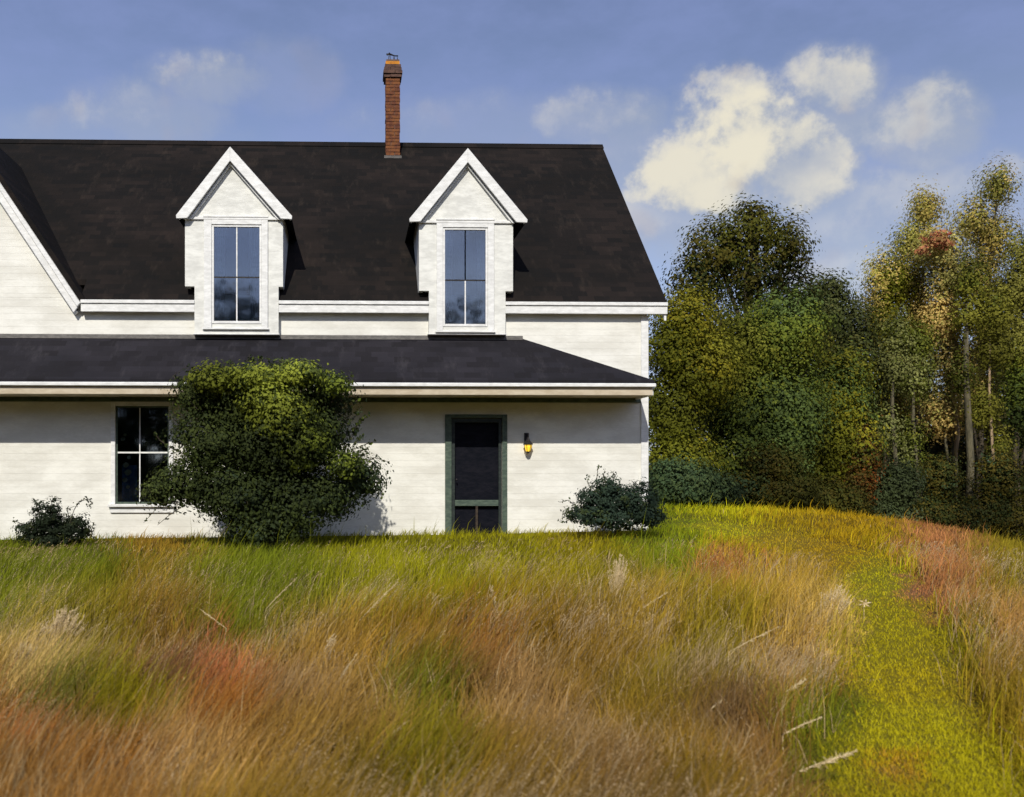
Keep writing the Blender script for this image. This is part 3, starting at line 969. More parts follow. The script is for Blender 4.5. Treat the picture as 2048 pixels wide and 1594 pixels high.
# ------------------------------------------------------------------ foliage
def leaf_mesh(name, P, N, size, cols, mat, parent=None, aspect=0.6):
    """diamond leaves at P with normals N"""
    n = len(P)
    t = rng.normal(size=(n, 3))
    t -= (t * N).sum(1)[:, None] * N
    t /= np.linalg.norm(t, axis=1)[:, None] + 1e-9
    b = np.cross(N, t)
    s = size[:, None]
    v = np.empty((n, 4, 3))
    v[:, 0] = P - t * s
    v[:, 1] = P - b * s * aspect + N * s * 0.15
    v[:, 2] = P + t * s
    v[:, 3] = P + b * s * aspect + N * s * 0.15
    off = world_loc(parent) if parent else Vector((0, 0, 0))
    v -= np.array(off)
    me = bpy.data.meshes.new(name)
    me.vertices.add(4 * n)
    me.vertices.foreach_set('co', v.ravel())
    me.loops.add(4 * n)
    me.loops.foreach_set('vertex_index', np.arange(4 * n, dtype=np.int32))
    me.polygons.add(n)
    me.polygons.foreach_set('loop_start', np.arange(0, 4 * n, 4, dtype=np.int32))
    me.update()
    a = me.color_attributes.new('Col', 'FLOAT_COLOR', 'POINT')
    c = np.c_[cols, np.ones(n)]
    a.data.foreach_set('color', np.repeat(c, 4, axis=0).ravel())
    me.materials.append(mat)
    o = bpy.data.objects.new(name, me)
    COL.objects.link(o)
    if parent: o.parent = parent
    return o


def crown_points(blobs, n_leaf, leaf, pal, clump=0.35, fill=0.55, per=26, flat=0.75):
    """blobs: (X,Y,Z,rx,ry,rz). Leaves in clumps spread mostly through the outer shell of each blob."""
    vol = np.array([(b[3] * b[5]) ** 1.0 for b in blobs])
    vol = vol / vol.sum()
    P, N, C = [], [], []
    pal = np.array(pal, dtype=float)
    for b, f in zip(blobs, vol):
        k = max(3, int(n_leaf * f / per))
        d = rng.normal(size=(k, 3))
        d /= np.linalg.norm(d, axis=1)[:, None]
        r = fill + (1.02 - fill) * rng.random(k) ** 0.7
        r *= 0.86 + 0.30 * vnoise(d[:, 0] * 3 + b[0], d[:, 2] * 3 + b[2], 1.0, 5)
        cc = np.array(b[:3]) + d * r[:, None] * np.array(b[3:6])
        cr = clump * (0.5 + rng.random(k))
        tone = vnoise(cc[:, 0], cc[:, 2], 0.55, 77)
        ix = np.clip((tone * 1.3 - 0.15) * len(pal) + rng.normal(0, 0.7, k), 0, len(pal) - 1).astype(int)
        base = pal[ix] * (0.42 + 1.16 * vnoise(cc[:, 0] + 5, cc[:, 2], 0.8, 78))[:, None] * (0.8 + 0.4 * rng.random(k))[:, None]  # clump noise paints lit and shaded masses into the leaf colours
        off = rng.normal(size=(k, per, 3)) * 0.5
        off /= np.maximum(1.0, np.linalg.norm(off, axis=2, keepdims=True) / 1.0)
        off[:, :, 2] *= flat
        pp = cc[:, None, :] + off * cr[:, None, None]
        nn = d[:, None, :] * 0.9 + off * 0.9 + rng.normal(size=(k, per, 3)) * 0.30 + np.array([0, -0.1, 0.3])
        col = base[:, None, :] * (0.86 + 0.28 * rng.random((k, per, 1)))
        P.append(pp.reshape(-1, 3)); N.append(nn.reshape(-1, 3)); C.append(col.reshape(-1, 3))
    P, N, C = np.concatenate(P), np.concatenate(N), np.concatenate(C)
    N /= np.linalg.norm(N, axis=1)[:, None] + 1e-9
    size = leaf * (0.6 + 0.8 * rng.random(len(P)))
    return P, N, size, C


def pxblob(Y, lst, deep=0.8):
    out = []
    for e in lst:
        cx_, cy_, rx_, ry_ = e[:4]
        dy_ = e[4] if len(e) > 4 else 0.0
        Yb = Y + dy_
        k = Yb / F
        out.append((PX(cx_, Yb), Yb, PZ(cx_, cy_, Yb), rx_ * k, max(rx_ * k * deep, 0.3), ry_ * k))
    return out


def branches(mb, base, blobs, r0, n=6):
    """limbs from the trunk into the crown"""
    for i, b in enumerate(blobs):
        top = Vector(b[:3])
        st = Vector(base)
        st.z = max(st.z + 0.3, min(top.z - 0.25 * b[5], top.z - 0.4) * 0.5 + st.z * 0.5)
        mid = st.lerp(top, 0.5) + Vector((random.uniform(-.2, .2), random.uniform(-.2, .2), 0.15))
        mb.tube([st, mid, top], [r0 * 0.5, r0 * 0.35, r0 * 0.12], 6)
        for k in range(n):
            d = Vector((random.gauss(0, 1), random.gauss(0, 1), random.gauss(0.2, 0.8)))
            d.normalize()
            e = top + Vector((d.x * b[3], d.y * b[4], d.z * b[5])) * 0.9
            s0 = mid.lerp(top, random.uniform(0.2, 1.0))
            mb.tube([s0, s0.lerp(e, 0.5) + Vector((0, 0, 0.08)), e], [r0 * 0.16, r0 * 0.10, r0 * 0.03], 5)


def tree(name, Y, bx, lst, label, cat, pal, n_leaf=16000, leaf=0.075, r0=0.16, bark=None, clump=0.45, group=None, fill=0.45, top=None, crown='crown', per=26, br=5, deep=0.8, twigs=True, lean=0.0, flat=.75):
    X = PX(bx, Y)
    z0 = float(hgt(X, Y))
    root = empty(name, (X, Y, z0), label, cat, group)
    blobs = pxblob(Y, lst, deep)
    ztop = max(b[2] for b in blobs) if top is None else PZ(bx, top, Y)
    tm = MB()
    m = 7
    pts, rad = [], []
    for i in range(m):
        f = i / (m - 1)
        pts.append((X + lean * f + random.uniform(-.08, .08) * (i > 0), Y + random.uniform(-.08, .08), z0 - 0.15 + (ztop - z0 + 0.15) * f))
        rad.append(r0 * (1.0 - 0.82 * f) * (1.25 if i == 0 else 1))
    tm.tube(pts, rad, 10)
    tm.build('trunk', bark or M_BARK, root, smooth=True)
    if twigs:
        bm_ = MB()
        branches(bm_, (X, Y, z0), blobs, r0, br)
        bm_.build('limbs', bark or M_BARK, root, smooth=True)
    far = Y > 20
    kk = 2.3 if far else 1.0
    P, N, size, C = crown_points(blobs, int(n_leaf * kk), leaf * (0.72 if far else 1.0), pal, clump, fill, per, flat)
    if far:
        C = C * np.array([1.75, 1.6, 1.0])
    keep = P[:, 2] > hgt(P[:, 0], P[:, 1]) + 0.02
    leaf_mesh(crown, P[keep], N[keep], size[keep], C[keep], M_LEAF, root)
    return root


OL = [(0.060, 0.070, 0.012), (0.085, 0.095, 0.013), (0.115, 0.110, 0.015)]
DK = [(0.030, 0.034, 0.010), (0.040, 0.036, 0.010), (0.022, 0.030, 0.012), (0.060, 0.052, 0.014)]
MG = [(0.045, 0.070, 0.030), (0.060, 0.085, 0.022), (0.080, 0.105, 0.022), (0.115, 0.130, 0.028)]
BG = [(0.025, 0.045, 0.032), (0.032, 0.050, 0.030), (0.020, 0.034, 0.026)]
GO = [(0.10, 0.105, 0.035), (0.14, 0.145, 0.045), (0.18, 0.17, 0.065), (0.23, 0.19, 0.08)]
GP = [(0.25, 0.245, 0.12), (0.20, 0.20, 0.085), (0.29, 0.23, 0.12)]
RD = [(0.42, 0.12, 0.06), (0.36, 0.14, 0.07), (0.28, 0.16, 0.06)]

tree('broadleaf_tree', 27, 1500, [(1495, 470, 75, 58), (1430, 505, 68, 62), (1570, 500, 52, 66), (1395, 570, 58, 60), (1500, 560, 60, 55), (1595, 590, 50, 50), (1430, 660, 80, 60), (1560, 660, 90, 70), (1490, 790, 130, 130), (1505, 440, 30, 34)],
     'tallest dark olive tree right of the roof, crown broken by sky gaps', 'tree', [(c_[0] * .75, c_[1] * .8, c_[2] * .8) for c_ in DK] + [(0.045, 0.05, 0.012)], 19000, 0.07, 0.2, group='trees right of the farmhouse')
tree('broadleaf_tree', 30, 1660, [(1655, 590, 46, 42), (1640, 650, 55, 60), (1690, 660, 50, 70), (1700, 760, 70, 100), (1650, 850, 90, 150)],
     'grey green tree with sloping right shoulder behind the round bushes', 'tree', [(0.045, 0.055, 0.028), (0.03, 0.04, 0.02), (0.06, 0.065, 0.03)], 17000, 0.075, 0.16, group='trees right of the farmhouse')
tree('broadleaf_tree', 23, 1375, [(1370, 640, 58, 60), (1345, 700, 55, 70), (1400, 740, 75, 80), (1345, 830, 55, 90), (1365, 930, 70, 80)],
     'olive green tree touching the right end of the house eave', 'tree', OL + [(0.11, 0.115, 0.02)], 17000, 0.055, 0.13, group='trees right of the farmhouse')
tree('broadleaf_tree', 24.5, 1530, [(1500, 700, 85, 75), (1580, 660, 75, 80), (1470, 800, 90, 90), (1560, 820, 100, 110), (1500, 930, 110, 80)],
     'mid green rounded tree filling the middle of the grove', 'tree', MG + OL[:1], 22000, 0.06, 0.14, group='trees right of the farmhouse')
tree('broadleaf_tree', 25.5, 1665, [(1650, 800, 75, 95), (1690, 880, 70, 100), (1620, 900, 80, 90), (1700, 760, 45, 60)],
     'yellow green tree at the right edge of the dense grove', 'tree', OL + MG[:2] + [(0.10, 0.105, 0.018)], 16000, 0.06, 0.12, group='trees right of the farmhouse')
tree('young_tree', 25.2, 1722, [(1720, 920, 34, 80), (1712, 985, 34, 50)],
     'thin russet sapling with orange leaves at the grove edge', 'tree', [(0.045, 0.035, 0.012), (0.06, 0.035, 0.013), (0.04, 0.035, 0.012), (0.07, 0.035, 0.012), (0.15, 0.045, 0.015)], 5000, 0.05, 0.05, clump=0.3)

tall = [
    (31, 1775, 560, [(1775, 560, 45, 60), (1760, 640, 45, 70), (1790, 720, 45, 70), (1770, 820, 40, 70)], GO + OL, 'slim olive tree, leftmost of the tall thin trees', M_BARKG),
    (31.5, 1835, 430, [(1850, 420, 28, 46), (1830, 490, 48, 52), (1815, 570, 46, 60), (1850, 640, 44, 60), (1825, 740, 44, 80)], GO, 'tall thin tree with yellow green top left of the red leaves', M_BARK),
    (30, 1905, 470, [(1880, 500, 50, 46), (1905, 560, 50, 56), (1885, 640, 44, 60), (1910, 720, 44, 60), (1890, 820, 40, 60)], GO + GP, 'golden tree with spray of red leaves and tan bark patch on its trunk', M_BARKG),
    (32, 1960, 380, [(1995, 372, 36, 46), (1950, 440, 42, 48), (1990, 480, 50, 56), (1960, 560, 48, 60), (1985, 650, 46, 70), (1960, 760, 44, 80)], GP + GO, 'tallest pale yellow tree of the thin trees at right', M_BARK),
    (30.5, 2035, 560, [(2030, 580, 50, 60), (2060, 520, 44, 60), (2035, 690, 48, 80), (2050, 800, 50, 90)], MG + GO[:2], 'green tree cut off by the right edge of the view', M_BARK),
]
for (Y, bx, tp, bl, pal, lab, bark) in tall:
    tree('slender_tree', Y, bx, bl, lab, 'tree', pal, 11000, 0.06, 0.13, bark, clump=0.42, group='tall thin trees at the wood edge', fill=0.2, top=tp, br=6, per=20, flat=1.1)
# red leaves are part of the golden tree
gold = [o for o in bpy.data.objects if o.get('label', '').startswith('golden tree')][0]
P, N, sz, C = crown_points(pxblob(29.2, [(1872, 474, 26, 14), (1890, 486, 18, 10), (1845, 500, 14, 8)]), 700, 0.055, RD, 0.18, 0.1, 14)
leaf_mesh('red_leaves', P, N, sz, C, M_LEAF, gold)
gx_ = PX(1910, 29.4)
MB().tube([(PX(1911, 29.6), 29.6, PZ(1911, 915, 29.6)), (PX(1915, 29.6), 29.6, PZ(1915, 870, 29.6)), (PX(1912, 29.6), 29.6, PZ(1912, 818, 29.6))], [0.05, 0.075, 0.03], 8).build('bark_patch', M_BARKT, gold, smooth=True)
# slim bare stems before the wood
for (px_, py_, tp, r_, mt, lab) in ((1790, 1070, 800, 0.07, M_BARKG, 'leftmost of the thin grey stems, rising behind the blue green shrub'), (1832, 1078, 820, 0.06, M_BARKG, 'thin grey stem between the blue green shrub and the tan patched trunk'),
                                    (1938, 1090, 690, 0.11, M_BARKG, 'thick grey trunk just right of the tan barked tree'), (1985, 1085, 760, 0.05, M_BARKT, 'very thin pale stem near the right edge of view')):
    Y = 28.6
    X = PX(px_, Y)
    z0 = float(hgt(X, Y))
    rt = empty('slender_tree', (X, Y, z0), lab, 'tree', 'thin stems at the wood edge')
    zt = PZ(px_, tp - 90, Y)
    random.seed(px_)
    MB().tube([(X, Y, z0 - .1), (X + .05, Y, z0 + (zt - z0) * .35), (X - .03, Y + .1, z0 + (zt - z0) * .7), (X + .06, Y + .2, zt)], [r_ * 1.2, r_, r_ * .8, r_ * .4], 8).build('trunk', mt, rt, smooth=True)
    P, N, sz, C = crown_points(pxblob(Y + .2, [(px_, tp - 60, 34, 50), (px_ + 8, tp - 130, 34, 60), (px_ - 14, tp + 60, 26, 50), (px_ + 16, tp + 130, 22, 44)]), 6500, 0.042, GO[:2] + OL, 0.34, 0.2, 16)
    leaf_mesh('crown', P, N, sz, C * 1.5, M_LEAF, rt)

# shrubs along the foot of the wood
for (Y, bx, bl, pal, lab, n) in (
        (22.0, 1385, [(1370, 965, 70, 50), (1420, 985, 60, 36), (1330, 970, 40, 50)], BG, 'dark blue green shrub beside the house corner, under the olive tree', 9000),
        (23.5, 1540, [(1500, 985, 70, 40), (1570, 985, 70, 42), (1540, 930, 60, 40)], DK + BG, 'very dark shrub at the foot of the rounded green tree', 9000),
        (24.6, 1650, [(1640, 1000, 60, 44), (1690, 1015, 50, 40)], DK + [(0.08, 0.05, 0.02)], 'brownish dark shrub left of the russet sapling', 7000),
        (25.4, 1765, [(1755, 985, 40, 46), (1795, 975, 46, 56), (1770, 1040, 60, 36)], [(0.07, 0.09, 0.075), (0.05, 0.07, 0.055), (0.035, 0.05, 0.03)], 'pale blue green shrub right of the russet sapling', 9000),
        (26.4, 1875, [(1860, 1030, 60, 46), (1900, 1045, 60, 40), (1880, 960, 40, 50)], DK + BG, 'near black shrub around the foot of the tan trunk', 9000),
        (27.0, 1990, [(1960, 1030, 60, 50), (2020, 1040, 60, 50), (2000, 960, 50, 60)], DK + BG[:1], 'dark green shrub in the lower right corner of the wood', 9000)):
    tree('shrub', Y, bx, bl, lab, 'bush', pal, n, 0.05, 0.05, clump=0.28, group='shrubs at the foot of the trees', fill=0.35, crown='foliage')

# the wood behind, one mass
bl = []
for i in range(40):
    bl.append((random.uniform(1350, 2350), random.uniform(800, 1030), random.uniform(70, 120), random.uniform(70, 110), random.uniform(-2, 4)))
for i in range(10):
    bl.append((random.uniform(1760, 2350), random.uniform(660, 800), random.uniform(50, 90), random.uniform(50, 90), random.uniform(-2, 4)))
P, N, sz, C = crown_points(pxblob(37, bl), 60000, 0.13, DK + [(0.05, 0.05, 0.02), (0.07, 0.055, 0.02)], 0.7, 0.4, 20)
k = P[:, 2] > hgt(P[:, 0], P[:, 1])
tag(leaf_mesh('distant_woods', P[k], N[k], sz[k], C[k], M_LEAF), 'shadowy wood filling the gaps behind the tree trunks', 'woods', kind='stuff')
# the wood across the meadow, seen only in the window glass
bl = []
for i in range(70):
    X0 = -60 + i * 1.9
    bl.append((X0, -46 + random.uniform(-3, 3), random.uniform(7.5, 13.0), random.uniform(3, 4.5), 3.0, random.uniform(5.4, 6.6)))
for i in range(60):
    bl.append((-60 + i * 2.2, -44 + random.uniform(-2, 2), random.uniform(1.5, 6), 3.6, 3.0, 4.0))
P, N, sz, C = crown_points(bl, 70000, 0.45, DK + OL[:1], 1.2, 0.4, 14)
tag(leaf_mesh('distant_woods', P, N, sz, C, M_LEAF), 'dark wood across the meadow mirrored in the window glass', 'woods', kind='stuff')

# bushes against the house
BIG = [(0.040, 0.060, 0.030), (0.036, 0.050, 0.020), (0.060, 0.080, 0.022), (0.046, 0.062, 0.02), (0.075, 0.095, 0.024)]
BRIGHT = [(0.17, 0.21, 0.028), (0.23, 0.26, 0.034), (0.11, 0.15, 0.022)]  # brighter greens, for the bush's painted highlights and some shoots
big = tree('lilac_bush', 14.1, 540, [(400, 790, 50, 46), (470, 800, 76, 66), (570, 790, 84, 62), (660, 790, 40, 40), (440, 880, 95, 66), (550, 890, 110, 90), (640, 870, 60, 70), (380, 965, 66, 50), (480, 990, 100, 66), (590, 1000, 90, 66), (715, 955, 48, 44), (660, 990, 60, 40), (325, 985, 34, 24), (530, 1060, 84, 36)],
           'large dark green bush taller than the porch eave, beside the left window', 'bush', BIG, 80000, 0.028, 0.06, clump=0.21, group=None, fill=0.42, crown='foliage', per=24, br=5, deep=0.9)
bb = pxblob(13.55, [(430, 760, 60, 30), (520, 755, 70, 26), (600, 750, 60, 26), (672, 770, 30, 24), (560, 830, 70, 60), (600, 880, 60, 60), (530, 800, 60, 40), (690, 930, 40, 30)])
P, N, sz, C = crown_points(bb, 15000, 0.028, [BRIGHT[2], BIG[2], BRIGHT[0], BIG[4], BRIGHT[1]], 0.13, 0.4, 10)  # sunlit highlights on the upper front, put in as brighter leaf colour
leaf_mesh('highlight_leaves', P, N, sz, C, M_LEAF, big)


def sprigs(root, Y, lst, pal, bark=M_BARK, leaf=0.022, n=9):
    """curling shoots that stand out of the bush"""
    mb = MB()
    P, C = [], []
    for pts in lst:
        w3 = [Vector((PX(a, Y), Y + random.uniform(-.1, .1), PZ(a, b, Y))) for a, b in pts]
        mb.tube(w3, [0.006] * (len(w3) - 1) + [0.003], 5)
        for i in range(len(w3) - 1):
            for k in range(n):
                P.append(w3[i].lerp(w3[i + 1], random.random()) + Vector((random.gauss(0, .018), random.gauss(0, .018), random.gauss(0, .018))))
                C.append(pal[random.randrange(len(pal))])
    tag(mb.build('shoots', bark, root), kind='stuff')
    P, C = np.array([tuple(p) for p in P]), np.array(C)
    N = rng.normal(size=P.shape); N /= np.linalg.norm(N, axis=1)[:, None]
    leaf_mesh('shoot_leaves', P, N, leaf * (0.6 + rng.random(len(P))), C, M_LEAF, root)


extra = []
for a_ in range(46):
    th = math.radians(-20 + a_ * 220 / 45)
    ex, ey = 540 + 190 * math.cos(th) * random.uniform(.85, 1.0), 880 - 140 * math.sin(th) * random.uniform(.9, 1.02)
    ux, uy = math.cos(th) * 14 + random.uniform(-14, 14), -math.sin(th) * 16 - 10
    extra.append([(ex - ux, ey - uy), (ex + ux * .4, ey + uy * .5), (ex + ux * 1.2, ey + uy * 1.3)])
sprigs(big, 13.9, extra, BIG + BRIGHT[2:], n=14, leaf=.024)
sprigs(big, 13.9, [[(370, 800), (345, 750), (380, 728)], [(420, 770), (425, 735), (455, 725)], [(690, 790), (700, 760), (705, 745)], [(560, 760), (565, 725), (590, 715)], [(720, 930), (750, 915), (780, 925)],
                   [(740, 960), (765, 970), (762, 1000)], [(350, 1000), (320, 1010), (290, 1045)], [(370, 1010), (340, 1030), (315, 1050)], [(350, 900), (320, 880), (310, 865)]], BRIGHT[2:] + BIG)
sl_ = tree('small_bush', 14.6, 110, [(110, 1055, 46, 26), (95, 1030, 30, 30), (150, 1055, 34, 26), (60, 1060, 28, 18), (100, 1078, 60, 16)],
           'small dark bush with curling shoots left of the lower window', 'bush', [(0.030, 0.042, 0.022), (0.024, 0.034, 0.018), (0.045, 0.055, 0.02)], 11000, 0.020, 0.025, clump=0.08, group='low bushes against the house wall', fill=0.4, crown='foliage', br=3)
sprigs(sl_, 14.5, [[(140, 1050), (145, 1020), (160, 1002), (178, 998), (186, 1006), (178, 1013)], [(135, 1040), (138, 1018), (152, 1012)], [(80, 1030), (70, 1006), (60, 1000)], [(100, 1020), (108, 1000), (120, 1002)], [(60, 1060), (38, 1045), (30, 1040)], [(165, 1065), (180, 1070), (190, 1080)]], [(0.03, 0.042, 0.022), (0.05, 0.06, 0.02)], n=14, leaf=.017)
sr_ = tree('small_bush', 14.9, 1230, [(1230, 1000, 60, 34), (1190, 1010, 44, 34), (1280, 1005, 42, 42), (1165, 1030, 34, 22), (1240, 1035, 76, 24), (1215, 975, 30, 22), (1300, 1030, 30, 24)],
           'low blue green bush with light tips at the right house corner', 'bush', [(0.028, 0.045, 0.028), (0.022, 0.036, 0.024), (0.04, 0.055, 0.02)], 17000, 0.022, 0.03, clump=0.10, group='low bushes against the house wall', fill=0.4, crown='foliage', br=3)
sprigs(sr_, 14.8, [[(1180, 980), (1172, 962), (1180, 950)], [(1212, 975), (1205, 952), (1212, 938)], [(1225, 965), (1230, 950), (1222, 942)], [(1150, 1010), (1135, 1000), (1122, 1005)], [(1150, 1030), (1130, 1045), (1120, 1040)], [(1190, 965), (1196, 935), (1200, 932)]], [(0.06, 0.085, 0.02), (0.035, 0.05, 0.025)], n=12, leaf=.018)


# ------------------------------------------------------------------ grass
def blades(name, X, Y, hh, width, lean_az, lean, cols, label, curve=0.5, cat='grass'):
    n = len(X)
    Z = hgt(X, Y) - 0.01
    R = np.c_[X, Y, Z]
    az = rng.random(n) * np.pi
    wv = np.c_[np.cos(az), np.sin(az) * 0.6, np.zeros(n)] * width[:, None]
    L = np.c_[np.cos(lean_az) * np.sin(lean), np.sin(lean_az) * np.sin(lean), np.cos(lean)]
    L2 = np.c_[np.cos(lean_az) * np.sin(lean + curve), np.sin(lean_az) * np.sin(lean + curve), np.cos(lean + curve)]
    mid = R + L * (hh * 0.55)[:, None]
    tip = mid + L2 * (hh * 0.45)[:, None]
    v = np.empty((n, 5, 3))
    v[:, 0] = R - wv
    v[:, 1] = R + wv
    v[:, 2] = mid + wv * 0.8
    v[:, 3] = mid - wv * 0.8
    v[:, 4] = tip
    me = bpy.data.meshes.new(name)
    me.vertices.add(5 * n)
    me.vertices.foreach_set('co', v.ravel())
    base = (np.arange(n, dtype=np.int32) * 5)[:, None]
    li = base + np.array([0, 1, 2, 3, 3, 2, 4], dtype=np.int32)[None, :]
    me.loops.add(7 * n)
    me.loops.foreach_set('vertex_index', li.ravel())
    me.polygons.add(2 * n)
    ls = (np.arange(n, dtype=np.int32) * 7)[:, None] + np.array([0, 4], dtype=np.int32)[None, :]
    me.polygons.foreach_set('loop_start', ls.ravel())
    me.update()
    a = me.color_attributes.new('Col', 'FLOAT_COLOR', 'POINT')
    c = np.c_[cols, np.ones(n)]
    a.data.foreach_set('color', np.repeat(c, 5, axis=0).ravel())
    me.materials.append(M_GRASS)
    o = bpy.data.objects.new(name, me)
    COL.objects.link(o)
    return tag(o, label, cat, kind='stuff')


def scatter(n, y0, y1, pw, margin=3.0):
    """points over the meadow, thinner with distance"""
    uu = rng.random(n)
    Y = (y0 ** (1 - pw) + uu * (y1 ** (1 - pw) - y0 ** (1 - pw))) ** (1 / (1 - pw))
    xl, xr = -0.40 * Y - margin, 0.76 * Y + margin
    X = xl + rng.random(n) * (xr - xl)
    return X, Y


def in_house(X, Y):
    return (Y > YW - 0.03) & (X < XC + 0.03) & (Y < 24.1)


def amp(c, k, sat=1.0):
    m = c.mean(1)[:, None]
    return np.clip((m + (c - m) * sat) * np.c_[np.full(len(c), 1.24), np.full(len(c), 1.27), np.clip(0.30 + 1.5 * c[:, 2] / (c[:, 0] + 1e-4), 0.4, 1.0)], 0.003, 1) * k


GAIN = 1.2
# tall meadow grass
X, Y = scatter(400000, 3.2, 27.0, 1.7)
pi_ = path_in(X, Y)
cl = vnoise(X, Y, 5.0, 61) * 0.6 + vnoise(X, Y, 2.2, 62) * 0.4
k = (~in_house(X, Y)) & (pi_ < rng.normal(-0.02, 0.20, len(X))) & (rng.random(len(X)) < np.clip((cl - 0.25) * 3.2, 0.22, 1))
X, Y = X[k], Y[k]
tallness = np.interp(Y, [3, 9, 12, 13.5, 16, 28], [0.42, 0.40, 0.26, 0.15, 0.12, 0.15]) * (0.55 + 0.9 * vnoise(X, Y, 0.9, 21))
hh = tallness * (0.45 + 0.9 * rng.random(len(X)))
hh = np.where((Y > 12) & (rng.random(len(X)) < 0.05), hh * 2.1, hh)
c = field_colour(X, Y, hgt(X, Y) + 0.1, 30)
c = amp(c, GAIN) * (0.62 + 0.76 * rng.random(len(X)))[:, None]
c *= (0.7 + 0.6 * vnoise(X, Y, 6.0, 33))[:, None]
straw = rng.random(len(X)) < 0.30 * np.clip((13.5 - Y) / 5, 0.03, 1) * np.clip(vnoise(X, Y, 1.7, 91) * 1.6 - 0.6, 0.08, 1)
c[straw] = np.array([0.52, 0.38, 0.19]) * (0.45 + 0.7 * rng.random(straw.sum()))[:, None]
az = rng.normal(0.35, 0.9, len(X)) + (vnoise(X, Y, 0.5, 41) - 0.5) * 2.0
lean = np.abs(rng.normal(0.30, 0.22, len(X)))
wd = (0.0018 + 0.0022 * rng.random(len(X))) * np.interp(Y, [3, 8, 16, 27], [1, 1.15, 1.8, 3.0])
blades('meadow_grass', X, Y, hh, wd, az, lean, c, 'tall uncut grass of green, tan and russet across the meadow')
# pale dry stems bent by the wind, with seed heads, in loose drifts
X, Y = scatter(95000, 3.2, 14.0, 1.5)
k = (path_in(X, Y) < -0.05) & (rng.random(len(X)) < np.clip((vnoise(X, Y, 1.3, 71) * 0.55 + vnoise(X, Y, 4.5, 72) * 0.45 - 0.5) * 5.0, 0.02, 1))
X, Y = X[k], Y[k]
n = len(X)
hh = np.interp(Y, [3, 9, 12, 14], [0.52, 0.46, 0.30, 0.22]) * (0.6 + 0.5 * rng.random(n))
az = rng.normal(0.1, 0.5, n)
lean = np.abs(rng.normal(0.42, 0.2, n))
tint = vnoise(X, Y, 1.1, 73)[:, None]
c = (np.array([0.50, 0.34, 0.16]) * (1 - tint) + np.array([0.72, 0.57, 0.36]) * tint) * (0.5 + 0.6 * rng.random(n))[:, None]
blades('dry_grass', X, Y, hh, 0.0014 * np.interp(Y, [3, 8, 14], [1, 1.2, 1.8]), az, lean, c, 'pale dry grass stems bending to the right in loose drifts', 0.55)
m_ = rng.random(n) < 0.5
X, Y, hh, az, lean, c = X[m_], Y[m_], hh[m_], az[m_], lean[m_], c[m_]
n = len(X)
P_, N_, C_, S_ = [], [], [], []
R0 = np.c_[X, Y, hgt(X, Y) - 0.01]
L1 = np.c_[np.cos(az) * np.sin(lean), np.sin(az) * np.sin(lean), np.cos(lean)]
L2 = np.c_[np.cos(az) * np.sin(lean + .55), np.sin(az) * np.sin(lean + .55), np.cos(lean + .55)]
for j_ in range(9):
    f = 0.60 + 0.40 * j_ / 8
    P_.append(R0 + L1 * (hh * 0.55)[:, None] + L2 * (hh * 0.45 * f)[:, None] + rng.normal(size=(n, 3)) * 0.004)
    N_.append(rng.normal(size=(n, 3)))
    C_.append(c * 1.15)
    S_.append(np.full(n, 0.006) * np.interp(Y, [3, 8, 14], [0.8, 1.1, 1.5]) * (0.6 + 0.6 * rng.random(n)))
P_, N_, C_, S_ = map(np.concatenate, (P_, N_, C_, S_))
N_ /= np.linalg.norm(N_, axis=1)[:, None]
tag(leaf_mesh('grass_seed_heads', P_, N_, S_, C_, M_GRASS, aspect=0.4), 'tiny pale seed heads on the dry meadow grass', 'grass', kind='stuff')
# fine undergrowth
X, Y = scatter(170000, 3.2, 30.0, 1.6)
k = ~in_house(X, Y) & (path_in(X, Y) < 0.1)
X, Y = X[k], Y[k]
c = amp(field_colour(X, Y, hgt(X, Y), 36), GAIN * 0.8) * (0.6 + 0.7 * rng.random(len(X)))[:, None]
blades('short_grass', X, Y, 0.05 + 0.09 * rng.random(len(X)), 0.0035 * np.interp(Y, [3, 8, 16, 30], [1, 1.2, 2, 3.2]), rng.random(len(X)) * 6.3, rng.random(len(X)) * 0.7, c, 'short green grass growing between the taller stems')
# mown path
X, Y = scatter(460000, 3.2, 26.0, 1.6, 1.0)
k = ~in_house(X, Y) & (path_in(X, Y) > rng.normal(-0.2, 0.15, len(X))) & (X > 2.0)
X, Y = X[k], Y[k]
c = amp(field_colour(X, Y, hgt(X, Y), 22), GAIN * 1.2) * (0.85 + 0.3 * rng.random(len(X)))[:, None]
blades('path_grass', X, Y, 0.018 + 0.035 * rng.random(len(X)), 0.0030 * np.interp(Y, [3, 8, 16, 30], [1, 1.2, 2.2, 3.5]), rng.random(len(X)) * 6.3, rng.random(len(X)) * 0.8, c, 'short yellow green grass of the mown path')

# single pale stalks that stand out of the meadow
M_STRAW = paint('pale_straw', (0.50, 0.38, 0.20), (0.72, 0.58, 0.35), 0.7, 30.0, 0.2, 0.15)


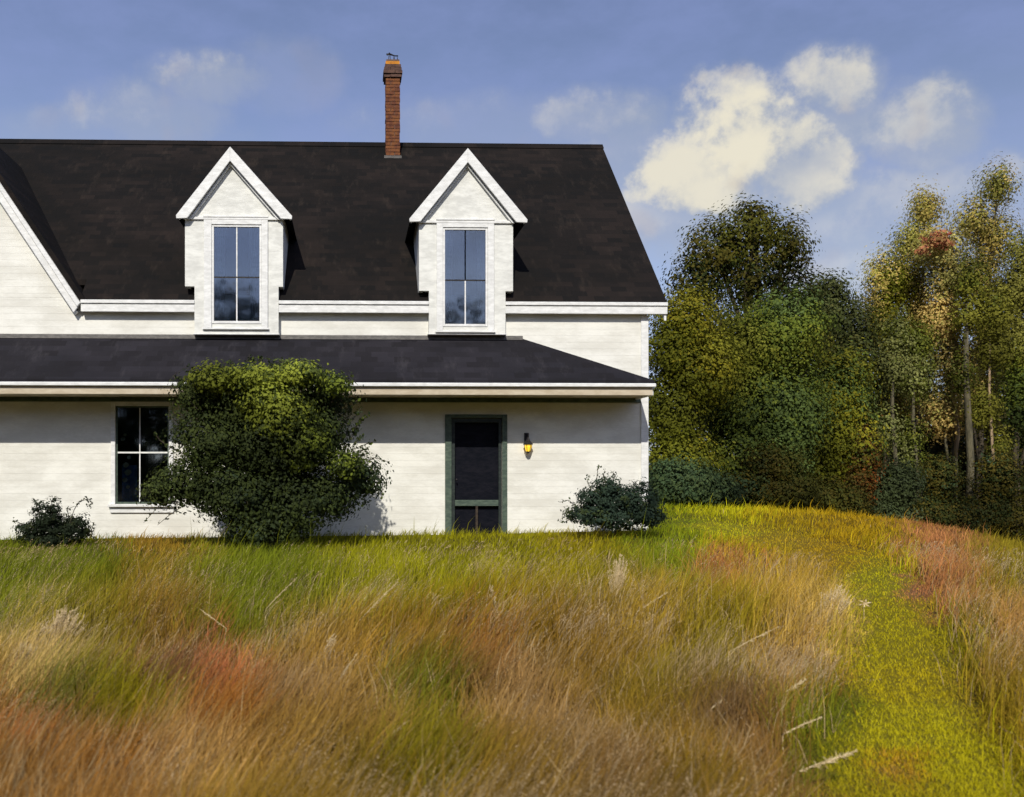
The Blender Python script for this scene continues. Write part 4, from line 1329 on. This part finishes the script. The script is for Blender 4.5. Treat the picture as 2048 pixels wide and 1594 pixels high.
def stalk(p0, p1, label, heads=1.0, dead=False):
    """p0 root side, p1 tip, both found on the photograph; the stalk leans in the plane it stands in"""
    gx, gy = on_ground(p0[0], p0[1] + 45)
    X0, Z0 = PX(p0[0], gy), PZ(p0[0], p0[1], gy)
    X1, Z1 = PX(p1[0], gy), PZ(p1[0], p1[1], gy)
    zg = float(hgt(gx, gy))
    root = empty('grass_stalk', (gx, gy, zg), label, 'grass', 'pale stalks in the meadow')
    a = Vector((gx, gy, zg - .02))
    b_ = Vector((X0, gy + 0.02, Z0))
    c_ = Vector((X1, gy + 0.05, Z1))
    mb = MB().tube([a, a.lerp(b_, .55) + Vector((-0.01, 0, 0.02)), b_, b_.lerp(c_, .5) + Vector((-.004, 0, 0.006)), c_], [0.003, .0028, .0025, .002, .0012], 5)
    mb.build('stem', M_STRAW, root)
    hd = MB()
    d = (c_ - b_)
    n = int(34 * heads) + 6
    for i in range(n):
        f = random.uniform(0.1, 1.0)
        p_ = b_.lerp(c_, f)
        s = 0.011 * heads ** 0.5 * (1.1 - abs(f - 0.5))
        q_ = p_ + d.normalized() * s * 1.6 + Vector((random.gauss(0, s * .8), random.gauss(0, s * .8), random.gauss(0, s * .8)))
        hd.tube([p_, p_.lerp(q_, .5), q_], [0.0010, 0.0024, 0.0006], 4)
    tag(hd.build('seed_head', M_STRAW, root), kind='stuff')
    return root


STALKS = [
    ((532, 1218), (592, 1158), 'pale straw stalk slanting up beneath the large bush', 1.2),
    ((452, 1258), (398, 1220), 'pale stalk tipping left, below the left part of the large bush', 0.8),
    ((716, 1245), (796, 1165), 'grey straw stalk leaning right below the gap left of the door', 1.6),
    ((672, 1370), (715, 1310), 'beaded pale stalk in tan grass, middle of the meadow', 0.8),
    ((865, 1300), (890, 1265), 'short pale stalk beside the orange patch under the door', 0.8),
    ((1275, 1225), (1340, 1185), 'pale stalk right of the feathery plume', 1.0),
    ((1460, 1305), (1565, 1255), 'long thin beaded stalk right of the meadow middle', 0.7),
    ((1575, 1385), (1620, 1362), 'short thick cream stalk beside the green patch', 1.6),
    ((1590, 1550), (1725, 1508), 'longest cream stalk, lying near the bottom of the path', 2.2),
    ((700, 1433), (770, 1416), 'pale stalk lying almost flat among brown grass', 1.2),
    ((730, 1515), (820, 1445), 'dotted pale stalk rising right near the bottom', 0.8),
    ((1425, 1420), (1450, 1405), 'tiny pale tuft stalk on the dark brown patch', 0.9),
    ((1570, 1470), (1650, 1440), 'cream stalk over the dark green patch by the path', 1.2),
    ((120, 1530), (150, 1512), 'small cream stalk near the lower left corner', 1.2),
]
for (a, b_, lab, hd_) in STALKS:
    stalk(a, b_, lab, hd_)


def plume(px_, py_, hpx, wpx, label, n=46, lean=0.12, dens=1.0):
    n = int(n * 1.7)
    gx, gy = on_ground(px_, py_ + 25)
    zg = float(hgt(gx, gy))
    k = gy / F
    root = empty('plume_grass', (gx, gy, zg), label, 'grass', 'pale feathery tufts in the meadow')
    st, hd = MB(), MB()
    for i in range(n):
        f = random.gauss(0, 0.33)
        h_ = (hpx * k) * random.uniform(0.55, 1.0) * (1 - 0.5 * abs(f)) + 0.12
        tx = gx + f * wpx * k * 1.2 + lean * h_
        b0 = Vector((gx + f * wpx * k * 0.35, gy + random.uniform(-.04, .04), zg))
        tp = Vector((tx, gy + random.uniform(-.06, .06), zg + h_))
        md = b0.lerp(tp, .55) + Vector((-f * 0.02, 0, 0.01))
        st.tube([b0, md, tp], [0.0022, 0.0018, 0.001], 4)
        for j in range(7):
            q0 = md.lerp(tp, random.uniform(0.2, 1.0))
            q1 = q0 + Vector((random.gauss(0.006, .008), random.gauss(0, .008), abs(random.gauss(0.016, .008))))
            hd.tube([q0, q0.lerp(q1, .5), q1], [0.001, 0.0034, 0.0006], 4)
    tag(st.build('stems', M_STRAW, root), kind='stuff')
    tag(hd.build('plumes', M_STRAW, root), kind='stuff')


plume(1228, 1200, 105, 26, 'tall feathery pale plume below the right bush', 40)
plume(1645, 1235, 70, 40, 'wide cream tuft beside the left edge of the path', 46, 0.4)
plume(110, 1290, 80, 60, 'broad cream tuft near the left edge of the view', 56, 0.25)
plume(40, 1345, 60, 40, 'pale tuft at the extreme left, below the broad one', 34, 0.1)
plume(335, 1570, 60, 34, 'pale tuft at the bottom left of the meadow', 40, 0.15)
plume(860, 1235, 60, 14, 'thin upright pale tuft below the door', 16, 0.15)
plume(1000, 1215, 50, 10, 'slight pale tuft just right of the door line', 12, -0.3)
plume(640, 1330, 60, 22, 'faint tuft in the tan grass right of the red patch', 20, 0.3)

# white aster at the path edge
gx, gy = on_ground(1728, 1235)
zg = float(hgt(gx, gy))
fl = empty('meadow_flower', (gx, gy, zg), 'single small cream flower with spread petals on the path', 'flower')
X0, Z0 = PX(1728, gy), PZ(1728, 1207, gy)
MB().tube([(gx, gy, zg), (X0, gy, Z0)], [0.003, 0.002], 5).build('stem', M_STRAW, fl)
for k_ in range(6):
    w_ = 2 * math.pi * k_ / 6 + .3
    L_ = 0.075
    MB().tube([(X0, gy - .01, Z0), (X0 + L_ * .5 * math.cos(w_), gy - .02, Z0 + L_ * .4 * math.sin(w_)), (X0 + L_ * math.cos(w_), gy - .01, Z0 + L_ * .6 * math.sin(w_))], [0.004, 0.009, 0.002], 5).build('petal', M_STRAW, fl)
